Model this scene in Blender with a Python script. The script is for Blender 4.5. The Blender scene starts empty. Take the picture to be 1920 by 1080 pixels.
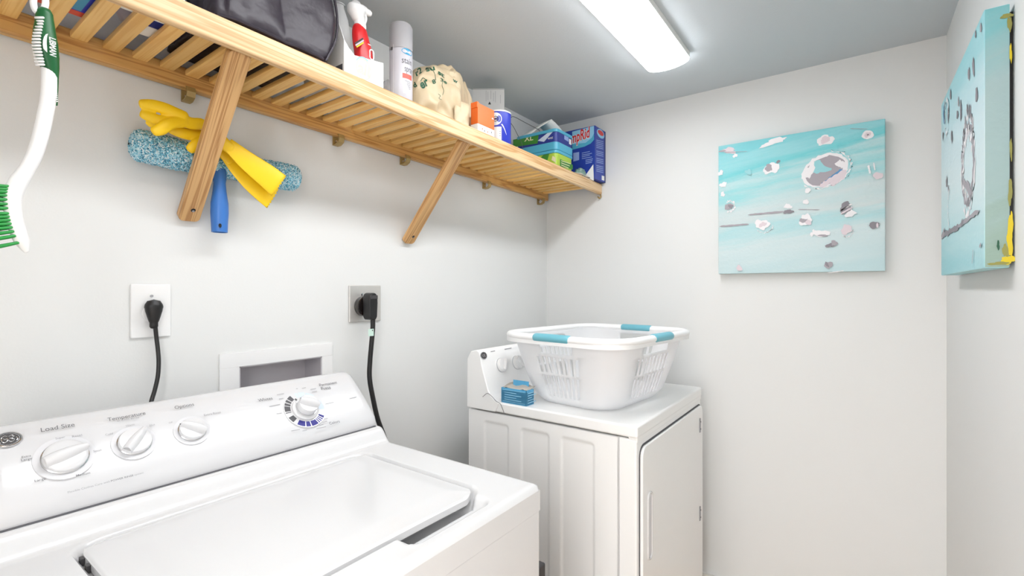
import bpy, bmesh, math, random
from mathutils import Matrix, Vector, Euler, noise
from mathutils.bvhtree import BVHTree

rnd = random.Random(7)
SC = bpy.context.scene
COL = SC.collection
PI = math.pi

# ------------------------------------------------------------------ camera
# x runs along the shelf wall, y towards the shelf wall, z up; metres
CAM = Vector((0.0, 0.0, 1.31))
YAW = math.radians(36.0)
FPX = 894.0
HOR = 543.0
cam_d = bpy.data.cameras.new('camera')
cam_d.sensor_width = 36.0
cam_d.lens = FPX / 1920 * 36.0
cam_d.shift_y = 3.0 / 1920
cam_d.clip_start = 0.02
cam = bpy.data.objects.new('camera', cam_d)
cam.location = CAM
cam.rotation_euler = (PI / 2, 0, YAW - PI / 2)
COL.objects.link(cam)
SC.camera = cam

# ------------------------------------------------------------------ light and exposure
SC.view_settings.view_transform = 'Standard'
SC.view_settings.look = 'None'
SC.view_settings.gamma = 1.0
SC.view_settings.use_curve_mapping = False
SC.view_settings.exposure = 0.06
LAMP = 16.5          # emission of the ceiling light's diffuser
HALL = 8.0           # fill light added from an assumed hall beyond the doorway
w = bpy.data.worlds.new('added_hall_fill')
SC.world = w
w.use_nodes = True
def _world():
    # added fill from the unseen hall: bright from above the horizon, dim from below it
    nt = w.node_tree; bg = nt.nodes['Background']
    tc = nt.nodes.new('ShaderNodeTexCoord'); sp = nt.nodes.new('ShaderNodeSeparateXYZ')
    r = nt.nodes.new('ShaderNodeMapRange'); r.inputs[1].default_value = -.35; r.inputs[2].default_value = .25
    r.inputs[3].default_value = .12 * HALL; r.inputs[4].default_value = HALL
    nt.links.new(tc.outputs['Generated'], sp.inputs[0]); nt.links.new(sp.outputs[2], r.inputs[0])
    nt.links.new(r.outputs[0], bg.inputs[1])
    bg.inputs[0].default_value = (1.0, 0.995, 0.99, 1)
_world()

# ------------------------------------------------------------------ pixel to place (calibrated on the photograph's vanishing points)
def ray(u, v):
    r = (u - 960) / FPX
    up = (HOR - v) / FPX
    c, s = math.cos(YAW), math.sin(YAW)
    return Vector((c + r * s, s - r * c, up))
def PY(u, v, y):
    d = ray(u, v); return CAM + d * (y / d.y)
def PX(u, v, x):
    d = ray(u, v); return CAM + d * (x / d.x)
def PZ(u, v, z):
    d = ray(u, v); return CAM + d * ((z - CAM.z) / d.z)
def PP(u, v, p, n):
    d = ray(u, v); return CAM + d * ((p - CAM).dot(n) / d.dot(n))

# ------------------------------------------------------------------ materials
def srgb(c):
    return tuple(((x / 255) / 12.92 if x / 255 <= .04045 else ((x / 255 + .055) / 1.055) ** 2.4) for x in c) + (1,)
def mat(name, rgb, rough=.5, metal=0, spec=.5, bump=0, bscale=60, vary=0, vscale=8, coat=0, sub=None, trans=0):
    m = bpy.data.materials.new(name); m.use_nodes = True
    nt = m.node_tree; b = nt.nodes['Principled BSDF']
    c = srgb(rgb)
    b.inputs['Base Color'].default_value = c
    b.inputs['Roughness'].default_value = rough
    b.inputs['Metallic'].default_value = metal
    b.inputs['Specular IOR Level'].default_value = spec
    b.inputs['Coat Weight'].default_value = coat
    b.inputs['Transmission Weight'].default_value = trans
    tc = nt.nodes.new('ShaderNodeTexCoord')
    if vary:
        n = nt.nodes.new('ShaderNodeTexNoise'); n.inputs['Scale'].default_value = vscale
        n.inputs['Detail'].default_value = 4
        nt.links.new(tc.outputs['Object'], n.inputs['Vector'])
        mx = nt.nodes.new('ShaderNodeMix'); mx.data_type = 'RGBA'
        mx.inputs[6].default_value = tuple(max(0, x * (1 - vary)) for x in c[:3]) + (1,)
        mx.inputs[7].default_value = tuple(min(1, x * (1 + vary)) for x in c[:3]) + (1,)
        nt.links.new(n.outputs['Fac'], mx.inputs[0])
        nt.links.new(mx.outputs[2], b.inputs['Base Color'])
    if bump:
        n = nt.nodes.new('ShaderNodeTexNoise'); n.inputs['Scale'].default_value = bscale
        nt.links.new(tc.outputs['Object'], n.inputs['Vector'])
        bp = nt.nodes.new('ShaderNodeBump'); bp.inputs['Strength'].default_value = bump
        bp.inputs['Distance'].default_value = .01
        nt.links.new(n.outputs['Fac'], bp.inputs['Height'])
        nt.links.new(bp.outputs['Normal'], b.inputs['Normal'])
    return m
def wood(name, light, dark, along, rough=.42, fine=1.0, knots=0.0):
    """pine: noise stretched along one object axis, growth bands and a little change from piece to piece"""
    m = bpy.data.materials.new(name); m.use_nodes = True
    nt = m.node_tree; b = nt.nodes['Principled BSDF']; L = nt.links.new
    tc = nt.nodes.new('ShaderNodeTexCoord'); mp = nt.nodes.new('ShaderNodeMapping')
    oi = nt.nodes.new('ShaderNodeObjectInfo')
    add = nt.nodes.new('ShaderNodeVectorMath'); add.operation = 'ADD'
    mul = nt.nodes.new('ShaderNodeVectorMath'); mul.operation = 'SCALE'; mul.inputs[3].default_value = 7
    cmb = nt.nodes.new('ShaderNodeCombineXYZ')
    for i in range(3): L(oi.outputs['Random'], cmb.inputs[i])
    L(cmb.outputs[0], mul.inputs[0])
    L(tc.outputs['Object'], add.inputs[0]); L(mul.outputs[0], add.inputs[1])
    s = [46 * fine] * 3; s[along] = 1.4
    mp.inputs['Scale'].default_value = s
    L(add.outputs[0], mp.inputs['Vector'])
    n = nt.nodes.new('ShaderNodeTexNoise'); n.inputs['Scale'].default_value = 1.0
    n.inputs['Detail'].default_value = 3; n.inputs['Distortion'].default_value = .5
    L(mp.outputs[0], n.inputs['Vector'])
    wv = nt.nodes.new('ShaderNodeMath'); wv.operation = 'MULTIPLY'; wv.inputs[1].default_value = 34
    L(n.outputs['Fac'], wv.inputs[0])
    sn = nt.nodes.new('ShaderNodeMath'); sn.operation = 'SINE'; L(wv.outputs[0], sn.inputs[0])
    mr = nt.nodes.new('ShaderNodeMapRange'); mr.inputs[1].default_value = -1; mr.inputs[2].default_value = 1
    L(sn.outputs[0], mr.inputs[0])
    pw = nt.nodes.new('ShaderNodeMath'); pw.operation = 'POWER'; pw.inputs[1].default_value = 2.4
    L(mr.outputs[0], pw.inputs[0])
    mx = nt.nodes.new('ShaderNodeMix'); mx.data_type = 'RGBA'
    mx.inputs[6].default_value = srgb(light); mx.inputs[7].default_value = srgb(dark)
    L(pw.outputs[0], mx.inputs[0])
    hs = nt.nodes.new('ShaderNodeHueSaturation')
    vr = nt.nodes.new('ShaderNodeMapRange'); vr.inputs[3].default_value = .88; vr.inputs[4].default_value = 1.08
    L(oi.outputs['Random'], vr.inputs[0]); L(vr.outputs[0], hs.inputs['Value'])
    L(mx.outputs[2], hs.inputs['Color']); L(hs.outputs[0], b.inputs['Base Color'])
    b.inputs['Roughness'].default_value = rough
    return m
def emit(name, rgb, strength):
    m = bpy.data.materials.new(name); m.use_nodes = True
    b = m.node_tree.nodes['Principled BSDF']
    b.inputs['Base Color'].default_value = srgb(rgb)
    b.inputs['Emission Color'].default_value = srgb(rgb)
    b.inputs['Emission Strength'].default_value = strength
    return m
def speckle(name, cols, scale):
    m = bpy.data.materials.new(name); m.use_nodes = True
    nt = m.node_tree; b = nt.nodes['Principled BSDF']; L = nt.links.new
    tc = nt.nodes.new('ShaderNodeTexCoord'); n = nt.nodes.new('ShaderNodeTexVoronoi')
    n.inputs['Scale'].default_value = scale
    L(tc.outputs['Object'], n.inputs['Vector'])
    sp = nt.nodes.new('ShaderNodeSeparateColor'); L(n.outputs['Color'], sp.inputs[0])
    r = nt.nodes.new('ShaderNodeValToRGB'); r.color_ramp.interpolation = 'CONSTANT'
    e = r.color_ramp.elements
    e[0].color = srgb(cols[0][1]); e[0].position = 0
    e[1].color = srgb(cols[1][1]); e[1].position = cols[1][0]
    for p, c in cols[2:]:
        q = e.new(p); q.color = srgb(c)
    L(sp.outputs[0], r.inputs[0]); L(r.outputs[0], b.inputs['Base Color'])
    b.inputs['Roughness'].default_value = .95
    return m
def canvas_mat(name, axis_w, stops, slant, z0, z1, amp=.35, yellow=None):
    """brushed acrylic: a ramp over the height, dragged sideways by stretched noise"""
    m = bpy.data.materials.new(name); m.use_nodes = True
    nt = m.node_tree; b = nt.nodes['Principled BSDF']; L = nt.links.new
    tc = nt.nodes.new('ShaderNodeTexCoord')
    sp = nt.nodes.new('ShaderNodeSeparateXYZ'); L(tc.outputs['Object'], sp.inputs[0])
    sl = nt.nodes.new('ShaderNodeMath'); sl.operation = 'MULTIPLY_ADD'; sl.inputs[1].default_value = slant
    L(sp.outputs[axis_w], sl.inputs[0]); L(sp.outputs[2], sl.inputs[2])
    mr = nt.nodes.new('ShaderNodeMapRange'); mr.inputs[1].default_value = z0; mr.inputs[2].default_value = z1
    L(sl.outputs[0], mr.inputs[0])
    cb = nt.nodes.new('ShaderNodeCombineXYZ')
    k = nt.nodes.new('ShaderNodeMath'); k.operation = 'MULTIPLY'; k.inputs[1].default_value = 1.6
    L(sp.outputs[axis_w], k.inputs[0]); L(k.outputs[0], cb.inputs[0])
    k2 = nt.nodes.new('ShaderNodeMath'); k2.operation = 'MULTIPLY'; k2.inputs[1].default_value = 17
    L(sl.outputs[0], k2.inputs[0]); L(k2.outputs[0], cb.inputs[2])
    n = nt.nodes.new('ShaderNodeTexNoise'); n.inputs['Scale'].default_value = 1; n.inputs['Detail'].default_value = 6
    n.inputs['Roughness'].default_value = .6
    L(cb.outputs[0], n.inputs['Vector'])
    nn = nt.nodes.new('ShaderNodeMath'); nn.operation = 'SUBTRACT'; nn.inputs[1].default_value = .5
    L(n.outputs['Fac'], nn.inputs[0])
    ad = nt.nodes.new('ShaderNodeMath'); ad.operation = 'MULTIPLY_ADD'; ad.inputs[1].default_value = amp * 2
    L(nn.outputs[0], ad.inputs[0]); L(mr.outputs[0], ad.inputs[2])
    r = nt.nodes.new('ShaderNodeValToRGB'); e = r.color_ramp.elements
    e[0].position, e[0].color = stops[0][0], srgb(stops[0][1])
    e[1].position, e[1].color = stops[1][0], srgb(stops[1][1])
    for p, c in stops[2:]:
        q = e.new(p); q.color = srgb(c)
    L(ad.outputs[0], r.inputs[0])
    L(r.outputs[0], b.inputs['Base Color'])
    b.inputs['Roughness'].default_value = .5
    bp = nt.nodes.new('ShaderNodeBump'); bp.inputs['Strength'].default_value = .25; bp.inputs['Distance'].default_value = .004
    n3 = nt.nodes.new('ShaderNodeTexNoise'); n3.inputs['Scale'].default_value = 90
    L(tc.outputs['Object'], n3.inputs['Vector']); L(n3.outputs['Fac'], bp.inputs['Height'])
    L(bp.outputs['Normal'], b.inputs['Normal'])
    return m
def plastic_translucent(name, rgb):
    m = bpy.data.materials.new(name); m.use_nodes = True
    nt = m.node_tree; b = nt.nodes['Principled BSDF']; L = nt.links.new
    b.inputs['Base Color'].default_value = srgb(rgb); b.inputs['Roughness'].default_value = .35
    t = nt.nodes.new('ShaderNodeBsdfTranslucent'); t.inputs[0].default_value = srgb(rgb)
    mx = nt.nodes.new('ShaderNodeMixShader'); mx.inputs[0].default_value = .45
    L(b.outputs[0], mx.inputs[1]); L(t.outputs[0], mx.inputs[2])
    L(mx.outputs[0], nt.nodes['Material Output'].inputs['Surface'])
    return m

M = {}
M['wall'] = mat('wall_paint', (229, 230, 229), .7, bump=.025, bscale=220)
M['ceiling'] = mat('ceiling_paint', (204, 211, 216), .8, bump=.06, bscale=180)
M['floor'] = wood('floor_boards', (196, 168, 138), (170, 138, 106), 0, .4, .4)
M['trim'] = mat('trim_white', (240, 238, 233), .4)
M['enamel'] = mat('white_enamel', (219, 219, 220), .22, coat=.3)
M['enamel2'] = mat('white_enamel_cabinet', (246, 246, 245), .3, coat=.15)
M['white'] = mat('white_plastic', (240, 240, 240), .35)
M['panelw'] = mat('console_white', (216, 216, 218), .2, coat=.3)
M['knob'] = mat('knob_white', (222, 222, 224), .25, coat=.3)
M['ringgrey'] = mat('dial_grey', (216, 216, 219), .4)
M['chrome'] = mat('chrome', (210, 210, 212), .15, 1)
M['steel'] = mat('brushed_steel', (214, 211, 207), .38, .55)
M['brass'] = mat('brass_plastic', (176, 150, 96), .35, .3)
M['black'] = mat('black_rubber', (22, 21, 22), .42)
M['blackgloss'] = mat('black_bakelite', (24, 18, 17), .2, coat=.3)
M['darkgrey'] = mat('dark_grey', (66, 64, 66), .45)
M['gap'] = mat('gap_grey', (92, 92, 96), .7)
M['ink'] = mat('grey_ink', (96, 96, 100), .6)
M['inklight'] = mat('light_grey_ink', (156, 156, 160), .6)
M['navy'] = mat('navy_print', (38, 36, 128), .5)
M['dialgrey'] = mat('charcoal_print', (78, 78, 82), .5)
M['paleblue'] = mat('pale_blue_print', (206, 219, 236), .5)
M['slat'] = wood('pine_slat', (250, 204, 126), (238, 184, 104), 1, .4)
M['rail'] = wood('pine_rail', (234, 200, 154), (204, 156, 102), 0, .36, .9)
M['rear'] = wood('pine_rear_rail', (220, 172, 104), (188, 134, 74), 0, .4, .8)
M['brace'] = wood('pine_brace', (222, 178, 122), (186, 136, 84), 2, .4, 1.5)
M['yellow'] = mat('yellow_rubber', (250, 206, 22), .42)
M['yellowin'] = mat('yellow_lining', (226, 166, 40), .6)
M['sleeve'] = speckle('blue_microfibre', [(0, (92, 156, 182)), (.2, (126, 192, 216)), (.45, (172, 216, 230)), (.7, (222, 234, 238)), (.9, (70, 128, 158))], 380)
M['bluehandle'] = mat('blue_plastic', (58, 118, 196), .35)
M['green'] = mat('green_grip', (8, 92, 44), .4)
M['bristle'] = mat('green_bristle', (38, 150, 66), .5)
M['vinyl'] = mat('black_vinyl', (44, 37, 47), .40, bump=.2, bscale=40)
M['red'] = mat('red_plastic', (214, 32, 36), .3)
M['cangrey'] = mat('can_grey', (206, 205, 212), .32)
M['capgrey'] = mat('cap_grey', (176, 175, 178), .4)
M['skyprint'] = mat('sky_blue_print', (56, 156, 200), .4)
M['redprint'] = mat('red_print', (222, 84, 66), .4)
M['card'] = mat('white_card', (244, 243, 240), .55)
M['yprint'] = mat('pale_yellow_print', (238, 232, 190), .5)
M['bag'] = mat('beige_bag', (214, 194, 160), .40, bump=.15, bscale=40)
M['greenprint'] = mat('dark_green_print', (34, 92, 66), .5)
M['orange'] = mat('orange_print', (244, 116, 44), .4)
M['blue'] = mat('royal_blue_print', (40, 58, 190), .35)
M['teal'] = mat('teal_plastic', (112, 182, 198), .4)
M['lidteal'] = mat('tub_lid_blue', (84, 176, 206), .35)
M['lime'] = mat('lime_plastic', (176, 206, 70), .35)
M['xlgreen'] = mat('label_green', (62, 136, 48), .4)
M['tubnavy'] = mat('label_navy', (42, 56, 140), .4)
M['boxblue'] = mat('box_blue', (38, 64, 160), .4)
M['boxnavy'] = mat('box_navy', (34, 46, 112), .4)
M['boxpale'] = mat('box_pale_text', (150, 172, 220), .5)
M['sheetbox'] = mat('sheet_box_blue', (92, 172, 216), .45)
M['sheetlight'] = mat('sheet_box_light', (150, 208, 236), .45)
M['kraft'] = mat('grey_card', (196, 190, 180), .7)
M['newsgrey'] = mat('printed_grey', (206, 206, 204), .6)
M['basket'] = plastic_translucent('clear_white_plastic', (251, 251, 252))
M['rim'] = mat('rim_white', (246, 246, 246), .3)
M['purplish'] = mat('lavender_plastic', (196, 192, 206), .4)
M['paint_w'] = mat('paint_white', (240, 236, 238), .5)
M['paint_p'] = mat('paint_pinkish', (222, 208, 214), .5)
M['paint_g'] = mat('paint_grey', (166, 159, 166), .5)
M['paint_d'] = mat('paint_dark_grey', (136, 131, 138), .5)
M['paint_t'] = mat('paint_teal', (150, 208, 214), .5)
M['paint_b'] = mat('paint_blue', (84, 140, 186), .5)
M['paint_y'] = mat('paint_yellow', (224, 200, 30), .5)
M['paint_o'] = mat('paint_olive', (150, 148, 76), .5)
M['canvas1'] = canvas_mat('teal_canvas', 1, [(0.0, (190, 216, 220)), (.22, (206, 222, 224)), (.36, (176, 216, 220)), (.46, (206, 218, 219)), (.58, (190, 216, 218)), (.66, (150, 212, 216)), (.74, (186, 218, 220)), (.82, (112, 204, 210)), (.92, (148, 212, 218)), (1.0, (120, 204, 212))], .14, -.27, .27, .24)
M['canvas2'] = canvas_mat('pale_teal_canvas', 0, [(0.0, (150, 208, 216)), (.2, (190, 224, 228)), (.45, (214, 230, 233)), (.7, (204, 226, 232)), (1.0, (150, 210, 218))], -.1, -.25, .25, .2)
M['canvas2side'] = canvas_mat('canvas_side_teal', 1, [(0.0, (146, 172, 158)), (.3, (160, 186, 186)), (.7, (164, 190, 192)), (1.0, (126, 192, 198))], .5, -.25, .25, .3)
M['diffuser'] = emit('lamp_diffuser', (250, 252, 255), LAMP)

# ------------------------------------------------------------------ mesh helpers
def smooth_path(pts, n=6):
    pts = [Vector(p) for p in pts]
    if len(pts) < 3: return pts
    P = [pts[0] * 2 - pts[1]] + pts + [pts[-1] * 2 - pts[-2]]
    out = []
    for i in range(1, len(P) - 2):
        a, b, c, d = P[i - 1:i + 3]
        for k in range(n):
            t = k / n
            out.append(.5 * ((2 * b) + (c - a) * t + (2 * a - 5 * b + 4 * c - d) * t * t + (3 * b - a - 3 * c + d) * t ** 3))
    out.append(pts[-1])
    return out
def lerplist(vals, n):
    out = []
    for i in range(n):
        t = i / (n - 1) * (len(vals) - 1); k = min(int(t), len(vals) - 2); f = t - k
        out.append(vals[k] * (1 - f) + vals[k + 1] * f)
    return out
def frame(x, y, z, o):
    """matrix with the given axes and origin"""
    m = Matrix.Identity(4)
    for i, a in enumerate((x, y, z)):
        for r in range(3): m[r][i] = a[r]
    for r in range(3): m[r][3] = o[r]
    return m
def rounded(w, h, r, n=5, cx=0, cy=0):
    out = []
    for (sx, sy, a0) in ((1, 1, 0), (-1, 1, 90), (-1, -1, 180), (1, -1, 270)):
        for k in range(n + 1):
            a = math.radians(a0 + 90 * k / n)
            out.append((cx + sx * (w / 2 - r) + r * math.cos(a), cy + sy * (h / 2 - r) + r * math.sin(a)))
    return out

class MB:
    def __init__(s):
        s.bm = bmesh.new(); s.mats = []; s.wn = False
    def mi(s, m):
        m = M[m] if isinstance(m, str) else m
        if m not in s.mats: s.mats.append(m)
        return s.mats.index(m)
    def add(s, b, m, T=None):
        i = s.mi(m)
        for f in b.faces: f.material_index = i
        if T is not None: b.transform(T)
        me = bpy.data.meshes.new('t'); b.to_mesh(me); b.free()
        s.bm.from_mesh(me); bpy.data.meshes.remove(me)
        return s
    def box(s, lo, hi, m, bev=0, seg=2, T=None):
        b = bmesh.new(); bmesh.ops.create_cube(b, size=1)
        lo = Vector(lo); hi = Vector(hi)
        for v in b.verts:
            v.co = Vector([lo[k] + (v.co[k] + .5) * (hi[k] - lo[k]) for k in range(3)])
        if bev: s.wn = True; bmesh.ops.bevel(b, geom=list(b.edges), offset=bev, segments=seg, affect='EDGES', profile=.5)
        return s.add(b, m, T)
    def prism(s, poly, h, m, T=None, bev=0, seg=2):
        b = bmesh.new()
        vs = [b.verts.new((p[0], p[1], 0)) for p in poly]
        f = b.faces.new(vs)
        r = bmesh.ops.extrude_face_region(b, geom=[f])
        for g in r['geom']:
            if isinstance(g, bmesh.types.BMVert): g.co.z += h
        bmesh.ops.recalc_face_normals(b, faces=list(b.faces))
        if bev: s.wn = True; bmesh.ops.bevel(b, geom=list(b.edges), offset=bev, segments=seg, affect='EDGES', profile=.5)
        return s.add(b, m, T)
    def flat(s, poly, m, T=None):
        b = bmesh.new(); b.faces.new([b.verts.new((p[0], p[1], 0)) for p in poly])
        return s.add(b, m, T)
    def lathe(s, prof, m, T=None, seg=28, sx=1, sy=1, a0=0, a1=2 * PI):
        b = bmesh.new(); rings = []
        full = abs(a1 - a0 - 2 * PI) < 1e-6
        n = seg if full else seg + 1
        for (r, z) in prof:
            if r < 1e-6 and full: rings.append([b.verts.new((0, 0, z))]); continue
            rings.append([b.verts.new((sx * r * math.cos(a0 + (a1 - a0) * k / seg), sy * r * math.sin(a0 + (a1 - a0) * k / seg), z)) for k in range(n)])
        for A, B in zip(rings, rings[1:]):
            for k in range(seg):
                k2 = (k + 1) % n
                q = [A[k % len(A)], A[k2 % len(A)], B[k2 % len(B)], B[k % len(B)]]
                u = []
                for v in q:
                    if v not in u: u.append(v)
                if len(u) > 2: b.faces.new(u)
        if full: bmesh.ops.recalc_face_normals(b, faces=list(b.faces))
        return s.add(b, m, T)
    def tube(s, pts, rad, m, seg=12, sm=6, caps=True, flat=None, ref=None, closed=False, zig=0):
        """swept ellipse; rad number or list; flat=(a,b) scales the section, ref orients its b axis"""
        P = smooth_path(pts, sm) if sm > 1 and not closed else [Vector(p) for p in pts]
        n = len(P)
        R = lerplist(rad, n) if isinstance(rad, (list, tuple)) else [rad] * n
        fa, fb = flat if flat else (1, 1)
        b = bmesh.new(); rings = []; up = None
        for i in range(n):
            if closed: t = (P[(i + 1) % n] - P[i - 1]).normalized()
            else: t = (P[min(i + 1, n - 1)] - P[max(i - 1, 0)]).normalized()
            if ref is not None: up = Vector(ref)
            elif up is None: up = Vector((0, 0, 1)) if abs(t.z) < .9 else Vector((1, 0, 0))
            x = t.cross(up); x.normalize(); y = x.cross(t).normalized()
            if ref is None: up = y
            ring = []
            for k in range(seg):
                a = 2 * PI * k / seg
                c = P[i] + x * (math.cos(a) * R[i] * fa) + y * (math.sin(a) * R[i] * fb)
                if zig and i == n - 1: c += t * (zig if k % 2 else 0)
                ring.append(b.verts.new(c))
            rings.append(ring)
        for i in range(n if closed else n - 1):
            A, B = rings[i], rings[(i + 1) % n]
            for k in range(seg): b.faces.new((A[k], A[(k + 1) % seg], B[(k + 1) % seg], B[k]))
        if caps and not closed:
            for ring, sgn, i in ((rings[0], -1, 0), (rings[-1], 1, n - 1)):
                t = (P[min(i + 1, n - 1)] - P[max(i - 1, 0)]).normalized() * sgn
                c = sum((v.co for v in ring), Vector()) / seg
                r2 = R[i] * min(fa, fb)
                mid = [b.verts.new(c + (v.co - c) * .72 + t * r2 * .6) for v in ring]
                tip = b.verts.new(c + t * r2 * .85)
                for k in range(seg):
                    b.faces.new((ring[k], ring[(k + 1) % seg], mid[(k + 1) % seg], mid[k]))
                    b.faces.new((mid[k], mid[(k + 1) % seg], tip))
        bmesh.ops.recalc_face_normals(b, faces=list(b.faces))
        return s.add(b, m)
    def grid(s, nx, ny, fn, m, skip=None, wrap=False, T=None):
        b = bmesh.new()
        V = [[b.verts.new(fn(i, j)) for i in range(nx)] for j in range(ny)]
        for j in range(ny - 1):
            for i in range(nx if wrap else nx - 1):
                if skip and skip(i, j): continue
                i2 = (i + 1) % nx
                b.faces.new((V[j][i], V[j][i2], V[j + 1][i2], V[j + 1][i]))
        loose = [v for v in b.verts if not v.link_faces]
        bmesh.ops.delete(b, geom=loose, context='VERTS')
        return s.add(b, m, T)
    def text(s, body, p0, p1, up, m, lift=.0006, height=None, proj=None, shear=0, bold=0):
        """lettering whose baseline runs from p0 to p1, standing on the surface whose in-plane up is given"""
        p0, p1 = Vector(p0), Vector(p1)
        x = (p1 - p0); L = x.length; x.normalize()
        up = Vector(up); n = x.cross(up).normalized(); y = n.cross(x)
        c = bpy.data.curves.new('t', 'FONT'); c.body = body; c.resolution_u = 3; c.shear = shear; c.offset = bold
        o = bpy.data.objects.new('t', c)
        me = bpy.data.meshes.new_from_object(o)
        b = bmesh.new(); b.from_mesh(me)
        bpy.data.objects.remove(o); bpy.data.curves.remove(c); bpy.data.meshes.remove(me)
        xs = [v.co.x for v in b.verts]; ys = [v.co.y for v in b.verts]
        k = L / (max(xs) - min(xs)); ky = k if height is None else height / max(ys)
        for v in b.verts:
            v.co = p0 + x * ((v.co.x - min(xs)) * k) + y * (v.co.y * ky) + n * lift
            if proj: v.co = proj(v.co, n)
        return s.add(b, m)
    def into(s, o, ang=35):
        """print or paint that lies on an existing part joins that part's mesh"""
        s.bm.transform(wm(o).inverted())
        me = o.data; mp = []
        for m in s.mats:
            if m.name not in [x.name for x in me.materials]: me.materials.append(m)
            mp.append([x.name for x in me.materials].index(m.name))
        for f in s.bm.faces: f.material_index = mp[f.material_index]
        t = bpy.data.meshes.new('t'); s.bm.to_mesh(t); s.bm.free()
        b = bmesh.new(); b.from_mesh(me); b.from_mesh(t); b.to_mesh(me); b.free(); bpy.data.meshes.remove(t)
        me.shade_smooth(); me.set_sharp_from_angle(angle=math.radians(ang))
        return o
    def build(s, name, parent=None, origin=None, world=True, ang=35, smooth=True):
        me = bpy.data.meshes.new(name)
        for m in s.mats: me.materials.append(m)
        if origin is not None: bmesh.ops.translate(s.bm, verts=list(s.bm.verts), vec=-Vector(origin))
        if parent is not None and world: s.bm.transform(wm(parent).inverted())
        s.bm.to_mesh(me); s.bm.free()
        if smooth:
            me.shade_smooth(); me.set_sharp_from_angle(angle=math.radians(ang))
        o = bpy.data.objects.new(name, me)
        COL.objects.link(o)
        if origin is not None: o.location = origin
        if parent is not None: o.parent = parent
        if s.wn and smooth:
            w_ = o.modifiers.new('w', 'WEIGHTED_NORMAL'); w_.keep_sharp = True; w_.weight = 80
        return o
def wm(o):
    m = Matrix.LocRotScale(o.location, o.rotation_euler, o.scale)
    return wm(o.parent) @ m if o.parent else m
def tag(o, label, cat, group=None):
    o['label'] = label; o['category'] = cat
    if group: o['group'] = group
    return o
def thing(name, loc, label, cat, group=None, rot=(0, 0, 0)):
    o = bpy.data.objects.new(name, None); COL.objects.link(o)
    o.location = loc; o.rotation_euler = rot; o.empty_display_size = .05
    return tag(o, label, cat, group)
def struct(o):
    o['kind'] = 'structure'; return o
def sstep(a, b, x):
    t = min(1, max(0, (x - a) / (b - a))); return t * t * (3 - 2 * t)

# ------------------------------------------------------------------ the room
X0, X2, Y1, Y3, ZC = -.35, 2.157, 1.34, -.24, 2.166
BX0, BX1, BZ0, BZ1 = .601, .843, .985, 1.1045       # opening of the water supply box in the wall
def wall(name, boxes, m='wall'):
    b = MB()
    for lo, hi in boxes: b.box(lo, hi, m)
    return struct(b.build(name, smooth=False))
wall('wall_left', [((X0, Y1, 0), (BX0, Y1 + .1, ZC)), ((BX1, Y1, 0), (X2 + .1, Y1 + .1, ZC)),
                   ((BX0, Y1, 0), (BX1, Y1 + .1, BZ0)), ((BX0, Y1, BZ1), (BX1, Y1 + .1, ZC))])
wall('wall_back', [((X2, Y3, 0), (X2 + .1, Y1, ZC))])
wall('wall_right', [((X0, Y3 - .1, 0), (X2 + .1, Y3, ZC))])
wall('wall_front', [((X0 - .1, Y3 - .1, 2.03), (X0, Y1 + .1, ZC)), ((X0 - .1, .36, 0), (X0, Y1 + .1, 2.03)),
                    ((X0 - .1, Y3 - .1, 0), (X0, Y3 + .04, 2.03))])  # unseen doorway, assumed and sized for the fill light it lets in
wall('floor', [((X0 - 1.6, Y3 - .8, -.05), (X2 + .1, Y1 + .1, 0))], 'floor')  # runs on into an assumed hall, holding upward light off the ceiling
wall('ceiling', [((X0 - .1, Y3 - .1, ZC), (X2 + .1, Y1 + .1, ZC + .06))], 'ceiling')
wall('baseboard_back', [((X2 - .014, Y3 + .001, 0), (X2, Y1, .09))], 'trim')
wall('baseboard_right', [((X0, Y3, 0), (X2 - .014, Y3 + .014, .09))], 'trim')

# ------------------------------------------------------------------ ceiling light
def ceiling_light():
    x0, x1, yc, hw, dp = .20, 1.764, .570, .077, .021  # near end is out of view, its length set for the lighting
    zt, zb = ZC, ZC - .021
    t = thing('ceiling_light', (x1, yc, zt), 'long white wraparound ceiling light glowing under the grey ceiling', 'ceiling light')
    b = MB()
    b.box((x0, yc - hw - .003, zb), (x1 + .001, yc + hw + .003, zt), 'trim', .002)
    b.build('base', t)
    d = MB(); n = 17
    prof = [(yc - hw * math.cos(PI * k / (n - 1)), zb - .002 - dp * math.sin(PI * k / (n - 1))) for k in range(n)]
    d.grid(len(prof), 2, lambda i, j: (x0 if j == 0 else x1 - .004, prof[i][0], prof[i][1]), 'diffuser')
    d.build('diffuser', t, ang=60)
    for xe in (x1 - .004, x0 - .004):
        e = MB()
        T = frame((0, 1, 0), (0, 0, 1), (1, 0, 0), (xe, 0, 0))
        e.prism(prof, .005, 'diffuser', T)
        e.build('end_cap', t)
ceiling_light()

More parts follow.
